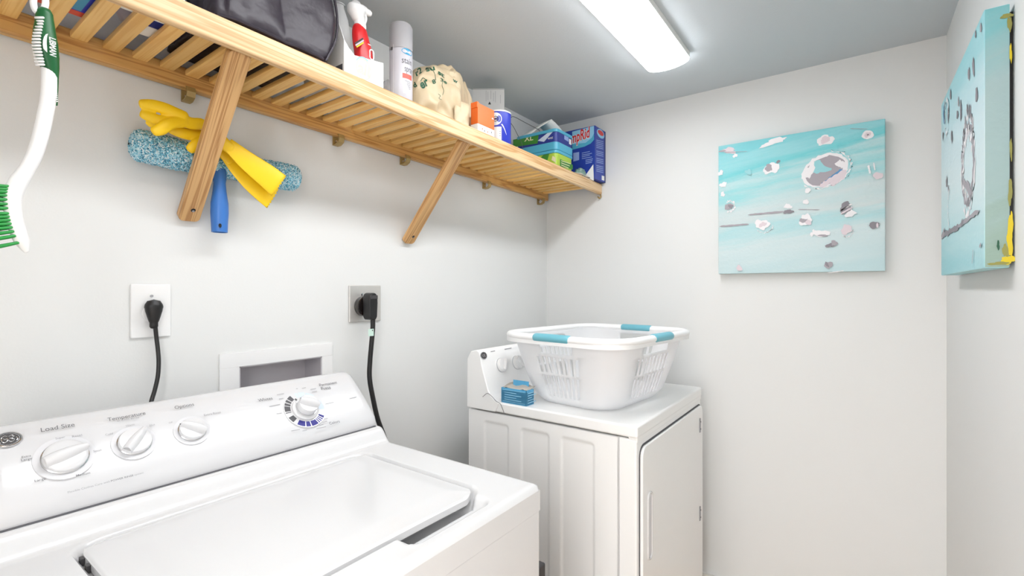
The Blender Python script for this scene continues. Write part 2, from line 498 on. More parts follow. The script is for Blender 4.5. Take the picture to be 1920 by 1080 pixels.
# ------------------------------------------------------------------ slatted shelf
SH_Y0, SH_Y1 = 1.017, 1.336
TILT = .0131
def sz(x): return 1.804 - TILT * x            # underside of the rails
shelf = thing('wall_shelf', (0, 0, 1.804), 'long slatted pine shelf on diagonal braces over the washer and dryer', 'shelf', rot=(0, math.atan(TILT), 0))
def shelf_parts():
    L0, L1 = -.34, X2 - .004
    b = MB(); b.box((L0, SH_Y0, 0), (L1, SH_Y0 + .02, .052), 'rail', .006, 3)
    b.build('front_rail', shelf, world=False)
    b = MB(); b.box((L0, SH_Y1 - .024, -.002), (L1 - .02, SH_Y1, .048), 'rear', .005, 3)
    b.build('rear_rail', shelf, world=False)
    p = 0.0519; first = None; k = 0
    x = -.3133
    while x < L1 - .03:
        if first is None:
            s = MB(); s.box((0, 0, .028), (.029, SH_Y1 - SH_Y0 - .043, .042), 'slat', .003, 2)
            o = s.build('slat', shelf, world=False); first = o
        else:
            o = first.copy(); COL.objects.link(o); o.parent = shelf
        o.location = (x, SH_Y0 + .0195, 0)
        x += p; k += 1
    for xb in (.479, 1.185):
        lo = Vector((xb, Y1 - .014, 1.492)); hi = Vector((xb - .006, SH_Y0 + .032, sz(xb) + .012))
        d = (hi - lo); L = d.length; d.normalize()
        xx = Vector((1, 0, 0)); nn = xx.cross(d).normalized(); xx = d.cross(nn).normalized()
        s = MB(); prof = rounded(.046, L + .012, .011, 4, 0, L / 2 - .006)
        s.prism(prof, .020, 'brace', frame((1, 0, 0), (0, 0, 1), (0, -1, 0), (0, .010, 0)), .0025)
        # dark screw hole near the foot
        s.lathe([(0, 0), (.0052, 0), (.0052, .0004), (0, .0004)], 'black', frame((1, 0, 0), (0, 0, 1), (0, -1, 0), (.002, -.0101, .022)), 14)
        s.lathe([(.003, 0), (.003, .0008), (0, .0008)], 'chrome', frame((1, 0, 0), (0, 0, 1), (0, -1, 0), (.0025, -.0103, .020)), 10)
        if nn.y > 0: nn = -nn; 
        # local axes: x across, -y outward, z along the brace
        o = s.build('brace', shelf, world=False)
        Mw = frame(xx if xx.x > 0 else -xx, -nn, d, lo)
        Ml = wm(shelf).inverted() @ Mw
        o.location = Ml.to_translation(); o.rotation_euler = Ml.to_euler()
    # wall clips under the rear rail
    for u, v in ((358, 172), (640, 262), (765, 298), (918, 346), (1019, 372)):
        c = PY(u, v, SH_Y1 - .03); zz = sz(c.x)
        s = MB()
        pth = [(SH_Y1 - .020, zz + .004), (SH_Y1 - .030, zz + .002), (SH_Y1 - .034, zz - .010), (SH_Y1 - .030, zz - .022), (SH_Y1 - .016, zz - .029), (SH_Y1 + .002, zz - .029), (SH_Y1 + .002, zz - .026), (SH_Y1 - .014, zz - .026), (SH_Y1 - .027, zz - .020), (SH_Y1 - .031, zz - .010), (SH_Y1 - .028, zz + .000)]
        s.prism(pth, .019, 'brass', frame((0, 1, 0), (0, 0, 1), (1, 0, 0), (c.x - .0095, 0, 0)))
        s.box((c.x - .0095, SH_Y1 - .001, zz - .028), (c.x + .0095, SH_Y1 + .003, zz + .004), 'brass')
        s.lathe([(0, 0), (.004, 0), (.003, .002), (0, .002)], 'chrome', frame((1, 0, 0), (0, 0, 1), (0, -1, 0), (c.x, SH_Y1 - .004, zz - .014)), 10)
        s.build('wall_clip', shelf)
    s = MB(); xe = X2 - .006; zz = sz(xe)
    s.tube([(xe, SH_Y0 + .010, zz + .006), (xe, SH_Y0 + .006, zz - .008), (xe - .006, SH_Y0 + .010, zz - .018), (xe - .004, SH_Y0 + .02, zz - .010)], .0035, 'brass', 8, 5)
    s.build('end_clip', shelf)
shelf_parts()
def top(x): return sz(x) + .0425               # upper side of the slats
def rtop(x): return sz(x) + .0525              # top of the front rail

# ------------------------------------------------------------------ washing machine
WX0, WX1, WY0, WY1, WT = .100, .812, .520, 1.205, .92
washer = thing('washing_machine', ((WX0 + WX1) / 2, (WY0 + WY1) / 2, 0), 'white top-load washing machine with four knobs on its console, nearest the camera', 'washing machine')
def washer_parts():
    b = MB()
    b.box((WX0 + .001, WY0 + .001, .012), (WX1 - .001, WY1, WT - .0555), 'enamel', .002, 2)
    b.box((WX0 + .03, WY0 + .03, 0), (WX1 - .03, WY1 - .03, .02), 'darkgrey')
    b.build('cabinet', washer)
    # lid deck as one formed sheet
    lx0, lx1, ly0, ly1 = .192, .716, .588, .968
    nx, ny = 150, 140
    xs = [WX0 + (WX1 - WX0) * i / (nx - 1) for i in range(nx)]
    ys = [WY0 + (1.03 - WY0) * j / (ny - 1) for j in range(ny)]
    def rr(x, y, x0, x1, y0, y1, r):
        dx = max(x0 + r - x, x - (x1 - r), 0); dy = max(y0 + r - y, y - (y1 - r), 0)
        return math.hypot(dx, dy) - r
    def h(x, y):
        z = WT
        e = min(x - WX0, WX1 - x, y - WY0)
        if e < .014: z -= .014 - math.sqrt(max(0, .014 ** 2 - (.014 - e) ** 2))
        z += .0345 * sstep(.972, 1.012, y)
        d = rr(x, y, lx0, lx1, ly0, ly1, .044)
        z -= .016 * (1 - sstep(-.004, .006, d)) * (1 - sstep(.955, .975, y))
        # finger scoop under the lid's front edge and a shallow dish at the front corner
        s = rr(x, y, .500, .690, .548, .64, .02)
        z -= .022 * (1 - sstep(-.012, .004, s))
        return z
    d = MB()
    d.grid(nx, ny, lambda i, j: (xs[i], ys[j], h(xs[i], ys[j])), 'enamel')
    z0 = WT - .055
    d.grid(nx, 2, lambda i, j: (xs[i], WY0, z0 if j == 0 else h(xs[i], WY0)), 'enamel')
    d.grid(ny, 2, lambda i, j: (WX1, ys[i], z0 if j == 0 else h(WX1, ys[i])), 'enamel')
    d.grid(ny, 2, lambda i, j: (WX0, ys[i], z0 if j == 0 else h(WX0, ys[i])), 'enamel')
    d.build('top_deck', washer, ang=50)
    # lid
    l = MB(); lw, lh = lx1 - lx0 - .014, ly1 - ly0 - .006
    cx, cy = (lx0 + lx1) / 2 - .001, (ly0 + ly1) / 2 + .001
    n, q = 84, 64
    def lid(i, j):
        a = math.sin(PI * (i / (n - 1) - .5)); c = math.sin(PI * (j / (q - 1) - .5))
        # superellipse mapping of a square keeps the corners round
        r = .09
        ux = a * lw / 2; uy = c * lh / 2
        if abs(ux) > lw / 2 - .042 and abs(uy) > lh / 2 - .042:
            px = abs(ux) - (lw / 2 - .042); py = abs(uy) - (lh / 2 - .042)
            m_ = max(px, py); hy = math.hypot(px, py)
            if hy > 0:
                px, py = px / hy * m_, py / hy * m_
            ux = math.copysign(lw / 2 - .042 + px, ux); uy = math.copysign(lh / 2 - .042 + py, uy)
        ed = min(lw / 2 - abs(ux), lh / 2 - abs(uy))
        z = WT + .001 + .004 * sstep(0, .05, ed) + .003 * (1 - a * a)
        z -= .004 * (1 - sstep(0, .004, ed))
        z -= .006 * sstep(.86, .98, c)
        return (cx + ux, cy + uy, z)
    ea = 1.0
    l.grid(n, q, lambda i, j: lid(i, j), 'enamel')
    rim = [lid(i, 0) for i in range(n)] + [lid(n - 1, j) for j in range(1, q)] + [lid(i, q - 1) for i in range(n - 2, -1, -1)] + [lid(0, j) for j in range(q - 2, 0, -1)]
    l.grid(len(rim), 2, lambda i, j: (rim[i][0], rim[i][1], rim[i][2] - (0 if j == 1 else .011)), 'enamel', wrap=True)
    lo = l.build('lid', washer, ang=40)
    for xh in (.196,):
        hb = MB()
        for k in range(2):
            hb.box((lx0 + .001, ly1 - .05 - .03 * k, WT - .014), (lx0 + .006, ly1 - .038 - .03 * k, WT - .004), 'darkgrey', .001)
        hb.build('hinge', lo)
    # console: extruded profile with rounded ends
    prof = [(1.018, .955), (1.014, .966), (1.018, .984), (1.0275, .998), (1.048, 1.0225), (1.070, 1.0465), (1.092, 1.068), (1.106, 1.080),
            (1.118, 1.0865), (1.132, 1.088), (1.150, 1.082), (1.196, 1.02), (1.203, .98), (1.203, .86), (1.018, .86)]
    c = MB(); cx0, cx1 = WX0 + .002, WX1 - .012
    # x stations with inset near the ends to round the corners
    st = []
    R = .030
    for k in range(9):
        a = PI / 2 * k / 8
        st.append((cx0 + R * (1 - math.sin(a)), 1 - math.cos(a)))
    st = sorted(st)
    st2 = [(cx1 - (s_[0] - cx0), s_[1]) for s_ in st][::-1]
    stations = [(x, f) for x, f in st] + [(cx0 + (cx1 - cx0) * k / 10, 0) for k in range(2, 9)] + st2
    cyy, czz = 1.15, .93
    def con(i, j):
        x, f = stations[j]; y, z = prof[i % len(prof)]
        if z > .95:
            k = f * R
            zz = z - k * max(0, (z - .955) / .13) * 1.0
            yy = y + (k * .75 if y < 1.11 else -k * .3 if y > 1.13 else 0) * (.3 + .7 * max(0, (z - .955) / .13))
            return (x, yy, zz)
        return (x, y, z)
    c.grid(len(prof), len(stations), con, 'panelw', wrap=True)
    b2 = c.bm; b2.verts.ensure_lookup_table()
    np_ = len(prof)
    b2.faces.new([b2.verts[i] for i in range(np_)])
    b2.faces.new([b2.verts[i] for i in range(len(b2.verts) - np_, len(b2.verts))][::-1])
    bmesh.ops.recalc_face_normals(b2, faces=list(b2.faces))
    co = c.build('console', washer, ang=60)
    # seam line under the console
    s = MB(); s.box((cx0 + .003, 1.0128, .9540), (cx1 - .006, 1.020, .9562), 'gap'); s.build('seam', co)
    return co
con = washer_parts()
# the console face, for whatever is printed or mounted on it
FP = Vector((0, 1.070, 1.0470)); FU = Vector((0, 1.100 - 1.0275, 1.0755 - .998)).normalized()
FN = Vector((1, 0, 0)).cross(FU).normalized()
def CF(u, v): return PP(u, v, FP, FN)
def knob(u, v, rx, ang, parent, base_r, h=.018, grip=True):
    """round control knob: printed skirt, chrome ring, body, raised grip bar"""
    c = CF(u, v); T = frame((1, 0, 0), FU, FN, c)
    k = MB()
    k.lathe([(0, .0012), (rx * 1.28, .0012), (rx * 1.28, -.006)], 'ringgrey', T, 36)
    k.lathe([(rx * .99, .001), (rx * .99, .0035), (rx * .9, .005)], 'chrome', T, 36)
    k.lathe([(rx * .94, .002), (rx * .94, h * .45), (rx * .90, h * .58), (rx * .7, h * .66), (0, h * .70)], 'knob', T, 36)
    o = k.build('knob', parent, ang=50)
    g = MB()
    R2 = Matrix.Rotation(ang, 4, 'Z')
    hw = rx * .30
    pts = []
    n = 13
    def grip_f(i, j):
        a = -1 + 2 * i / (n - 1); s = -1 + 2 * j / 8
        x = a * rx * .92
        wid = hw * (1.15 - .25 * a) * math.sqrt(max(0.05, 1 - .55 * a * a))
        z = h * (.6 + .75 * (1 - abs(s) ** 2.2) * (1 - .35 * a * a) ** 1)
        return (x, s * wid * 1.1, z if abs(s) < 1 else h * .45)
    g.grid(n, 9, grip_f, 'knob', T=T @ R2)
    gg = g.build('grip', o, ang=60)
    p = MB()
    p.box((rx * .86, -rx * .035, h * .56), (rx * 1.0, rx * .035, h * .62), 'dialgrey', T=T @ R2)
    p.build('pointer', o)
    return o
knob(122, 858, .0305, math.radians(14), washer, .03)
knob(252, 830, .0262, math.radians(48), washer, .03)
knob(360, 807, .0245, math.radians(146), washer, .03)
def main_dial():
    c = CF(571.5, 767.5); T = frame((1, 0, 0), FU, FN, c)
    d = MB(); seg = []
    r0, r1 = .0335, .0468
    def arc(a0, a1, m):
        n = max(3, int(abs(a1 - a0) / 4))
        o = [(r1 * math.cos(math.radians(a0 + (a1 - a0) * k / n)), r1 * math.sin(math.radians(a0 + (a1 - a0) * k / n))) for k in range(n + 1)]
        i = [(r0 * math.cos(math.radians(a0 + (a1 - a0) * k / n)), r0 * math.sin(math.radians(a0 + (a1 - a0) * k / n))) for k in range(n, -1, -1)]
        d.flat(o + i, m, T @ Matrix.Translation((0, 0, .0014)))
    for a0, a1, m in ((116, 131, 'dialgrey'), (134, 143, 'dialgrey'), (146, 155, 'dialgrey'), (157, 176, 'dialgrey'), (179, 182, 'dialgrey'),
                      (196, 215, 'dialgrey'), (226, 249, 'navy'), (252, 266, 'navy'), (269, 291, 'navy'), (294, 298, 'navy'),
                      (301, 305, 'navy'), (308, 312, 'navy'), (315, 323, 'navy'), (93, 101, 'paleblue'), (70, 90, 'paleblue'), (40, 67, 'paleblue'), (-14, 6, 'paleblue'), (8, 18, 'paleblue')):
        arc(a0, a1, m)
    d.lathe([(0, .0012), (.0485, .0012), (.0485, -.006)], 'panelw', T, 48)
    o = d.build('dial_ring', washer, ang=50)
    k = MB()
    k.lathe([(.0310, .001), (.0310, .006), (.0285, .008), (.0235, .008), (.0235, .024), (.0220, .0268), (0, .0285)], 'knob', T, 36)
    k.lathe([(.0243, .0105), (.0243, .0125), (.023, .0125)], 'chrome', T, 36)
    kk = k.build('knob', washer, ang=50)
    g = MB(); R2 = Matrix.Rotation(math.radians(150), 4, 'Z')
    def gf(i, j):
        a = -1 + 2 * i / 12; s = -1 + 2 * j / 8
        return (a * .0225, s * .0095 * math.sqrt(max(.05, 1 - .5 * a * a)), (.0265 + .015 * (1 - abs(s) ** 2.4) * (1 - .3 * a * a)) if abs(s) < 1 else .022)
    g.grid(13, 9, gf, 'knob', T=T @ R2); g.build('grip', kk, ang=60)
    p = MB(); p.box((.0270, -.0019, .0085), (.0325, .0019, .0092), 'dialgrey', T=T @ Matrix.Rotation(math.radians(122), 4, 'Z')); p.build('pointer', kk)
main_dial()
def console_print():
    t = MB()
    def pr(body, a, b, m='ink'):
        t.text(body, CF(*a), CF(*b), FU, m, lift=.0016)
    pr('Load Size', (77, 811), (140, 800)); pr('Temperature', (202, 791), (273, 778)); pr('Options', (328, 768), (364, 761))
    pr('Whites', (484.5, 754), (511, 749.5)); pr('Permanent', (599.5, 725), (632, 719.5)); pr('Press', (603, 732), (620, 729)); pr('Colors', (618, 797), (637, 792.5))
    L = 'inklight'
    pr('in Cold Rinse', (220, 792), (261, 785), L); pr('Warm', (235.5, 801), (252, 797.5), L); pr('Cold', (197.5, 818), (211.5, 815), L); pr('Hot', (280.6, 800), (290.5, 798), L)
    pr('Extra', (40.8, 860), (58, 856.5)); pr('Large', (39.7, 866), (60, 862)); pr('Super', (104, 825), (122, 821.5), L); pr('Reset', (135.5, 821.5), (154.6, 817.5), L)
    pr('Large', (65, 905), (86, 900)); pr('Medium', (142.6, 895), (169, 889)); pr('Small', (175, 849), (190, 846), L)
    pr('Off', (316.7, 795), (323.5, 793.5), L); pr('Extra Rinse', (382.8, 781), (414, 775), L)
    pr('Flexible Clothes Care with', (127, 926), (206, 905), L); pr('POWER RINSE', (208, 904.5), (250, 893.5)); pr('system', (252, 893), (269, 888.5), L)
    # cycle names round the dial, too small to read
    for a, b in (((519, 741), (532, 739)), ((523, 749), (531, 747.6)), ((505, 763), (525, 759)), ((518, 777), (529, 775)), ((555, 730), (558, 729.4)), ((566, 729), (573, 727.6)), ((582, 731), (592, 729)),
                 ((585, 736), (594, 734)), ((610, 758), (626, 755)), ((607, 787), (614, 785.5)), ((604, 793), (613, 791)), ((598, 799), (606, 797)), ((593, 805), (611, 801)), ((546, 809), (562, 806)), ((567, 809), (575, 807.5)), ((655, 748), (668, 745))):
        p, q = CF(*a), CF(*b); d = (q - p); L_ = d.length
        t.box((0, 0, 0), (L_, .0011, .0003), 'inklight', T=frame(d.normalized(), FU, FN, p + FN * .0012))
    t.into(con, 60)
    # oval badge with a script monogram
    c = CF(15, 825); T = frame((1, 0, 0), FU, FN, c)
    b = MB(); b.lathe([(0, .0022), (.0125, .0022), (.0125, 0)], 'darkgrey', T, 32, 1.1, .92)
    b.lathe([(.0125, 0), (.0125, .003), (.0138, .0034), (.0148, .0022), (.0148, 0)], 'chrome', T, 32, 1.1, .92)
    def sw(pts, r=.0007): b.tube([T @ Vector((x * .001, y * .001, .0026)) for x, y in pts], r, 'chrome', 6, 5)
    sw([(-1, 5), (-4, 6.5), (-7.5, 3), (-7, -3), (-4, -5.5), (-1.5, -3), (-1, 1), (-4, 0), (-5, 2)])
    sw([(1, 4.5), (4, 6.5), (6.5, 4), (4, 1), (1.5, 1), (4, 0), (6.8, -2.5), (4, -5.5), (.8, -4), (.3, -1)])
    sw([(-9.5, 1), (-10.5, -2), (-9, -5)]); sw([(9.5, 1.5), (10.3, -1.5), (8.6, -5)])
    b.lathe([(.0112, .0022), (.0112, .0026), (.0118, .0026), (.0118, .0022)], 'chrome', T, 32, 1.1, .92)
    b.build('badge', con)
console_print()

# ------------------------------------------------------------------ dryer
DX0, DX1, DY0, DY1, DT = 1.306, 1.992, .508, 1.146, .92
dryer = thing('clothes_dryer', ((DX0 + DX1) / 2, (DY0 + DY1) / 2, 0), 'white front-load clothes dryer under the laundry basket', 'clothes dryer')
def dryer_parts():
    b = MB()
    b.box((DX0 + .05, DY0 + .03, .0), (DX1 - .02, DY1 - .02, .03), 'darkgrey')
    b.box((DX0 + .012, DY0 + .012, .03), (DX1 - .004, DY1, DT - .042), 'enamel2', .004)
    # formed side sheet with three recessed panels
    pan = [(.968, 1.073), (.806, .914), (.646, .760)]
    ns, nz = 150, 90
    yy = [DY0 + .062 + (DY1 - DY0 - .062) * i / (ns - 1) for i in range(ns)]
    zz = [.03 + (DT - .042 - .03) * (1 - (1 - j / (nz - 1)) ** 1.7) for j in range(nz)]
    def dep(y, z):
        d = 0
        for a, c in pan:
            r = .012
            dx = max(a + r - y, y - (c - r), 0); dz = max(.12 + r - z, z - (.845 - r), 0)
            d = max(d, 1 - sstep(-.006, .004, math.hypot(dx, dz) - r))
        return .004 * d
    b.grid(ns, nz, lambda i, j: (DX0 + .004 + dep(yy[i], zz[j]), yy[i], zz[j]), 'enamel2')
    b.build('cabinet', dryer, ang=50)
    # front panel wraps the corner
    f = MB()
    f.box((DX0 + .004, DY0 + .004, .03), (DX1, DY0 + .060, DT - .040), 'enamel2', .006, 3)
    f.build('front_panel', dryer)
    t = MB()
    t.box((DX0, DY0, DT - .036), (DX1 + .002, DY1 - .01, DT), 'enamel2', .007, 3)
    # raised front lip hiding the seam on the front
    t.box((DX0 + .005, DY0 + .002, DT - .05), (DX1, DY0 + .03, DT - .02), 'enamel2', .004)
    t.build('top_panel', dryer)
    # console with a sweeping front
    prof = [(1.002, DT - .003), (1.022, .927), (1.038, .939), (1.050, .957), (1.060, .985), (1.069, 1.01), (1.079, 1.04), (1.085, 1.07), (1.091, 1.087), (1.104, 1.095), (1.132, 1.088), (1.148, 1.06), (1.150, DT - .036), (1.02, DT - .036)]
    c = MB()
    T = frame((0, 1, 0), (0, 0, 1), (1, 0, 0), (DX0 - .003, 0, 0))
    c.prism(prof, DX1 - DX0 + .006, 'enamel2', T, .004, 2)
    co = c.build('console', dryer, ang=50)
    P0 = Vector((0, 1.074, 1.025)); U = Vector((0, 1.085 - 1.060, 1.07 - .985)).normalized(); N = Vector((1, 0, 0)).cross(U).normalized()
    def DF(u, v): return PP(u, v, P0, N)
    for u, v, a in ((939, 685, 60), (968, 680, 130)):
        T = frame((1, 0, 0), U, N, DF(u, v))
        k = MB()
        k.lathe([(0, .001), (.031, .001), (.031, -.008)], 'enamel2', T, 30)
        k.lathe([(.026, .001), (.026, .012), (.024, .017), (.012, .020), (0, .020)], 'white', T, 30)
        k.lathe([(.0268, .001), (.0268, .004), (.025, .005)], 'chrome', T, 30)
        o = k.build('knob', dryer, ang=50)
        g = MB(); g.box((-.023, -.006, .017), (.023, .006, .028), 'white', .004, 3, T=T @ Matrix.Rotation(math.radians(a), 4, 'Z')); g.build('grip', o)
    T = frame((1, 0, 0), U, N, DF(906, 667))
    g = MB(); g.lathe([(0, .003), (.013, .003), (.013, -.008)], 'darkgrey', T, 24, 1.15, .9); g.lathe([(.013, 0), (.013, .0036), (.0155, .003), (.0155, -.008)], 'chrome', T, 24, 1.15, .9)
    g.tube([T @ Vector((x * .001, y * .001, .0034)) for x, y in [(-2, 5), (-7, 3), (-6, -4), (-2, -3), (0, 2), (4, 5), (6, 2), (2, 0), (7, -3), (3, -5)]], .0008, 'chrome', 6, 4)
    g.build('badge', co)
    t = MB()
    for a, c2 in (((919, 660.5), (927, 659)), ((945, 656), (958, 653.5))):
        p, q = DF(*a), DF(*c2); d = q - p
        t.box((0, 0, 0), (d.length, .003, .0005), 'inklight', T=frame(d.normalized(), U, N, p + N * .003))
    t.into(co, 50)
    # door: shadow gap, slab, handle recess, hinges
    T = frame((1, 0, 0), (0, 0, 1), (0, -1, 0), (0, DY0 + .004, 0))
    dx0, dx1, dz0, dz1 = DX0 + .026, DX1 - .006, .16, .853
    gp = MB(); gp.prism(rounded(dx1 - dx0 + .009, dz1 - dz0 + .009, .034, 6, (dx0 + dx1) / 2, (dz0 + dz1) / 2), .0012, 'gap', T)
    gp.build('door_gap', dryer)
    d = MB(); d.prism(rounded(dx1 - dx0, dz1 - dz0, .030, 6, (dx0 + dx1) / 2, (dz0 + dz1) / 2), .010, 'enamel2', T, .004, 3)
    do = d.build('door', dryer)
    hx, hz = PY(1218, 985, DY0 - .006).x, PY(1218, 985, DY0 - .006).z
    h = MB()
    hp = rounded(.034, .195, .016, 6, hx, hz)
    h.tube([Vector((p[0], DY0 - .007, p[1])) for p in hp], .004, 'enamel', 8, 1, closed=True)
    h.prism(rounded(.03, .19, .014, 6, hx + .001, hz), .0012, 'ringgrey', frame((1, 0, 0), (0, 0, 1), (0, -1, 0), (0, DY0 - .006, 0)))
    h.build('handle', do)
    for v in (797, 962):
        c = PY(1313.5, v, DY0 - .008)
        hg = MB(); hg.box((c.x - .010, DY0 - .0095, c.z - .028), (c.x + .001, DY0 + .004, c.z + .028), 'inklight', .002)
        for s_ in (-.014, .014): hg.lathe([(.0032, 0), (.0032, .0012), (0, .0012)], 'darkgrey', frame((1, 0, 0), (0, 0, 1), (0, -1, 0), (c.x - .0045, DY0 - .0095, c.z + s_)), 8)
        hg.build('hinge', dryer)
dryer_parts()

# ------------------------------------------------------------------ things on the dryer
def laundry_basket():
    cx, cy, rot = 1.596, .765, math.radians(-6)
    z0, z1 = DT + .0025, DT + .232
    t = thing('laundry_basket', (cx, cy, z0), 'white see-through plastic laundry basket with teal grips on top of the dryer', 'laundry basket', rot=(0, 0, rot))
    H = z1 - z0
    def dims(h):
        f = h / H
        a = .205 + (.275 - .205) * f ** .8; b = .160 + (.228 - .160) * f ** .8; r = .085 + .02 * f
        return a, b, r
    rows = sorted(set([0, .012, .030, .102, .110, .166, .178, .206, .214, H]))
    # perimeter columns: (side, fraction along the flat run) then corner arcs
    def slots(n):
        w_, p_ = .011, .0192; out = []
        for k in range(n):
            c = (k - (n - 1) / 2) * p_; out += [c - w_ / 2, c + w_ / 2]
        return out
    cols = []
    for side in range(4):
        n = 8 if side % 2 == 1 else 9
        s = slots(n); lim = .112 if side % 2 == 0 else .098
        for c in [-lim] + s + [lim * .999]: cols.append((side, c / .13))
        for k in range(1, 7): cols.append((side, 1 + k / 7))
    def pt(col, h, off=0):
        a, b, r = dims(h); side, f = col
        a += off; b += off
        half = (a if side % 2 == 0 else b) - r
        dist = (b if side % 2 == 0 else a)
        ang0 = (-PI / 2, 0, PI / 2, PI)[side]      # outward direction of the side: -y, +x, +y, -x
        ux, uy = math.cos(ang0), math.sin(ang0); tx, ty = -uy, ux
        lim = (.112 if side % 2 == 0 else .098) / .13
        if f <= 1:
            s = f / lim * half
            return Vector((ux * dist + tx * s, uy * dist + ty * s, h))
        g = (f - 1) * PI / 2
        c = Vector((ux * (dist - r) + tx * half, uy * (dist - r) + ty * half, h))
        return c + Vector((ux * math.cos(g) + tx * math.sin(g), uy * math.cos(g) + ty * math.sin(g), 0)) * r
    nC = len(cols)
    def skip(i, j):
        s0, f0 = cols[i]; s1, f1 = cols[(i + 1) % nC]
        if s0 != s1 or f0 > 1 or f1 > 1: return False
        idx = [k for k, c in enumerate(cols) if c[0] == s0].index(i)
        lo = rows[j]
        slot = idx % 2 == 1 and idx < 2 * (8 if s0 % 2 == 1 else 9)
        if lo == .030 or lo == .110: return slot
        if lo == .178: return 3 <= idx <= (13 if s0 % 2 else 15)
        return False
    b = MB()
    b.grid(nC, len(rows), lambda i, j: tuple(pt(cols[i], rows[j], -.012 * (1 - sstep(0, .03, rows[j])))), 'basket', skip=skip, wrap=True)
    b.bm.faces.new([b.bm.verts.new(pt(c, 0, -.012)) for c in cols][::-1])
    bmesh.ops.remove_doubles(b.bm, verts=list(b.bm.verts), dist=1e-5)
    bmesh.ops.recalc_face_normals(b.bm, faces=list(b.bm.faces))
    o = b.build('basket_body', t, world=False, ang=50)
    m = o.modifiers.new('s', 'SOLIDIFY'); m.thickness = .0024; m.offset = 0
    r = MB(); path = [pt(c, H, .010) for c in cols]
    seen = []
    for p in path:
        if not seen or (p - seen[-1]).length > .004: seen.append(p)
    r.tube(seen, .013, 'rim', 12, 1, closed=True, flat=(1.15, .95), ref=(0, 0, 1))
    r.grid(len(seen), 2, lambda i, j: tuple(seen[i] * (1.042 if j == 0 else 1.040) + Vector((0, 0, (-.020 if j == 0 else 0) - H * .042))), 'rim', wrap=True)
    ro = r.build('rim', t, world=False, ang=60)
    for side in (3, 0, 1):
        a, bb, rr_ = dims(H)
        ang0 = (-PI / 2, 0, PI / 2, PI)[side]; d = (bb if side % 2 == 0 else a) + .010
        ux, uy = math.cos(ang0), math.sin(ang0)
        g = MB()
        hl = (.062, .060, .062, .066)[side]
        g.tube([Vector((ux * d - uy * s, uy * d + ux * s, H + .0005)) for s in (-hl, 0, hl)], .0152, 'teal', 14, 4, flat=(1.12, .95), ref=(0, 0, 1))
        g.build('grip', t, world=False, ang=50)
laundry_basket()
def sheet_box():
    # small open carton, long side towards the washer
    p = PZ(940, 754, DT); q = PZ(985, 762, DT)
    d = (q - p); d.z = 0; d.normalize(); n = Vector((-d.y, d.x, 0)); 
    L, Wd, H = .106, .044, .052
    t = thing('dryer_sheet_box', (p.x, p.y, DT), 'small blue dryer sheet box, torn open, beside the laundry basket', 'box', rot=(0, 0, math.atan2(d.y, d.x)))
    b = MB(); b.box((0, 0, .0005), (L, Wd, H - .006), 'sheetbox', .002)
    b.box((0, 0, .0005), (.003, Wd, H), 'sheetbox'); b.box((L - .003, 0, .0005), (L, Wd, H), 'sheetbox'); b.box((0, 0, .0005), (L, .003, H), 'sheetbox'); b.box((0, Wd - .003, .0005), (L, Wd, H), 'sheetbox')
    for k in range(4):
        b.box((.014, -.0006, .012 + k * .008), (.014 + .07 - (k % 2) * .02, 0, .0142 + k * .008), 'sheetlight')
    b.box((.006, -.0005, .006), (L - .006, 0, .0072), 'sheetlight'); b.box((.006, -.0005, H - .007), (L - .006, 0, H - .0058), 'sheetlight')
    for k in range(5): b.box((L, .008, .008 + k * .008), (L + .0005, .056 - (k % 3) * .012, .0105 + k * .008), 'sheetlight')
    b.build('carton', t, world=False)
    f = MB(); f.grid(8, 4, lambda i, j: (.004 + i / 7 * (L - .008), .004 + j / 3 * (Wd + .012), H - .001 + .010 * j / 3 + .004 * math.sin(i * 1.3 + j)), 'kraft')
    o = f.build('open_flap', t, world=False); m = o.modifiers.new('s', 'SOLIDIFY'); m.thickness = .0012
    f = MB(); f.box((.02, Wd - .002, H - .001), (L - .02, Wd + .0, H + .022), 'sheetbox', .0005); f.build('rear_flap', t, world=False)
sheet_box()
def thread():
    p = [PZ(905, 744, DT + .001), PZ(914, 737.5, DT + .016), PX(923, 744, DX0 - .006), PX(930, 752, DX0 - .006), PX(938, 757, DX0 - .006), PX(942, 766, DX0 - .006), PX(945, 774, DX0 - .006)]
    p[0] = PX(905, 744, DX0 - .006); p[1] = PX(914, 737.5, DX0 - .006)
    b = MB(); b.tube(p, .0009, 'ink', 6, 5)
    tag(b.build('thread', origin=p[3]), 'thin grey thread curling down the dryer edge below the blue box', 'thread')
thread()

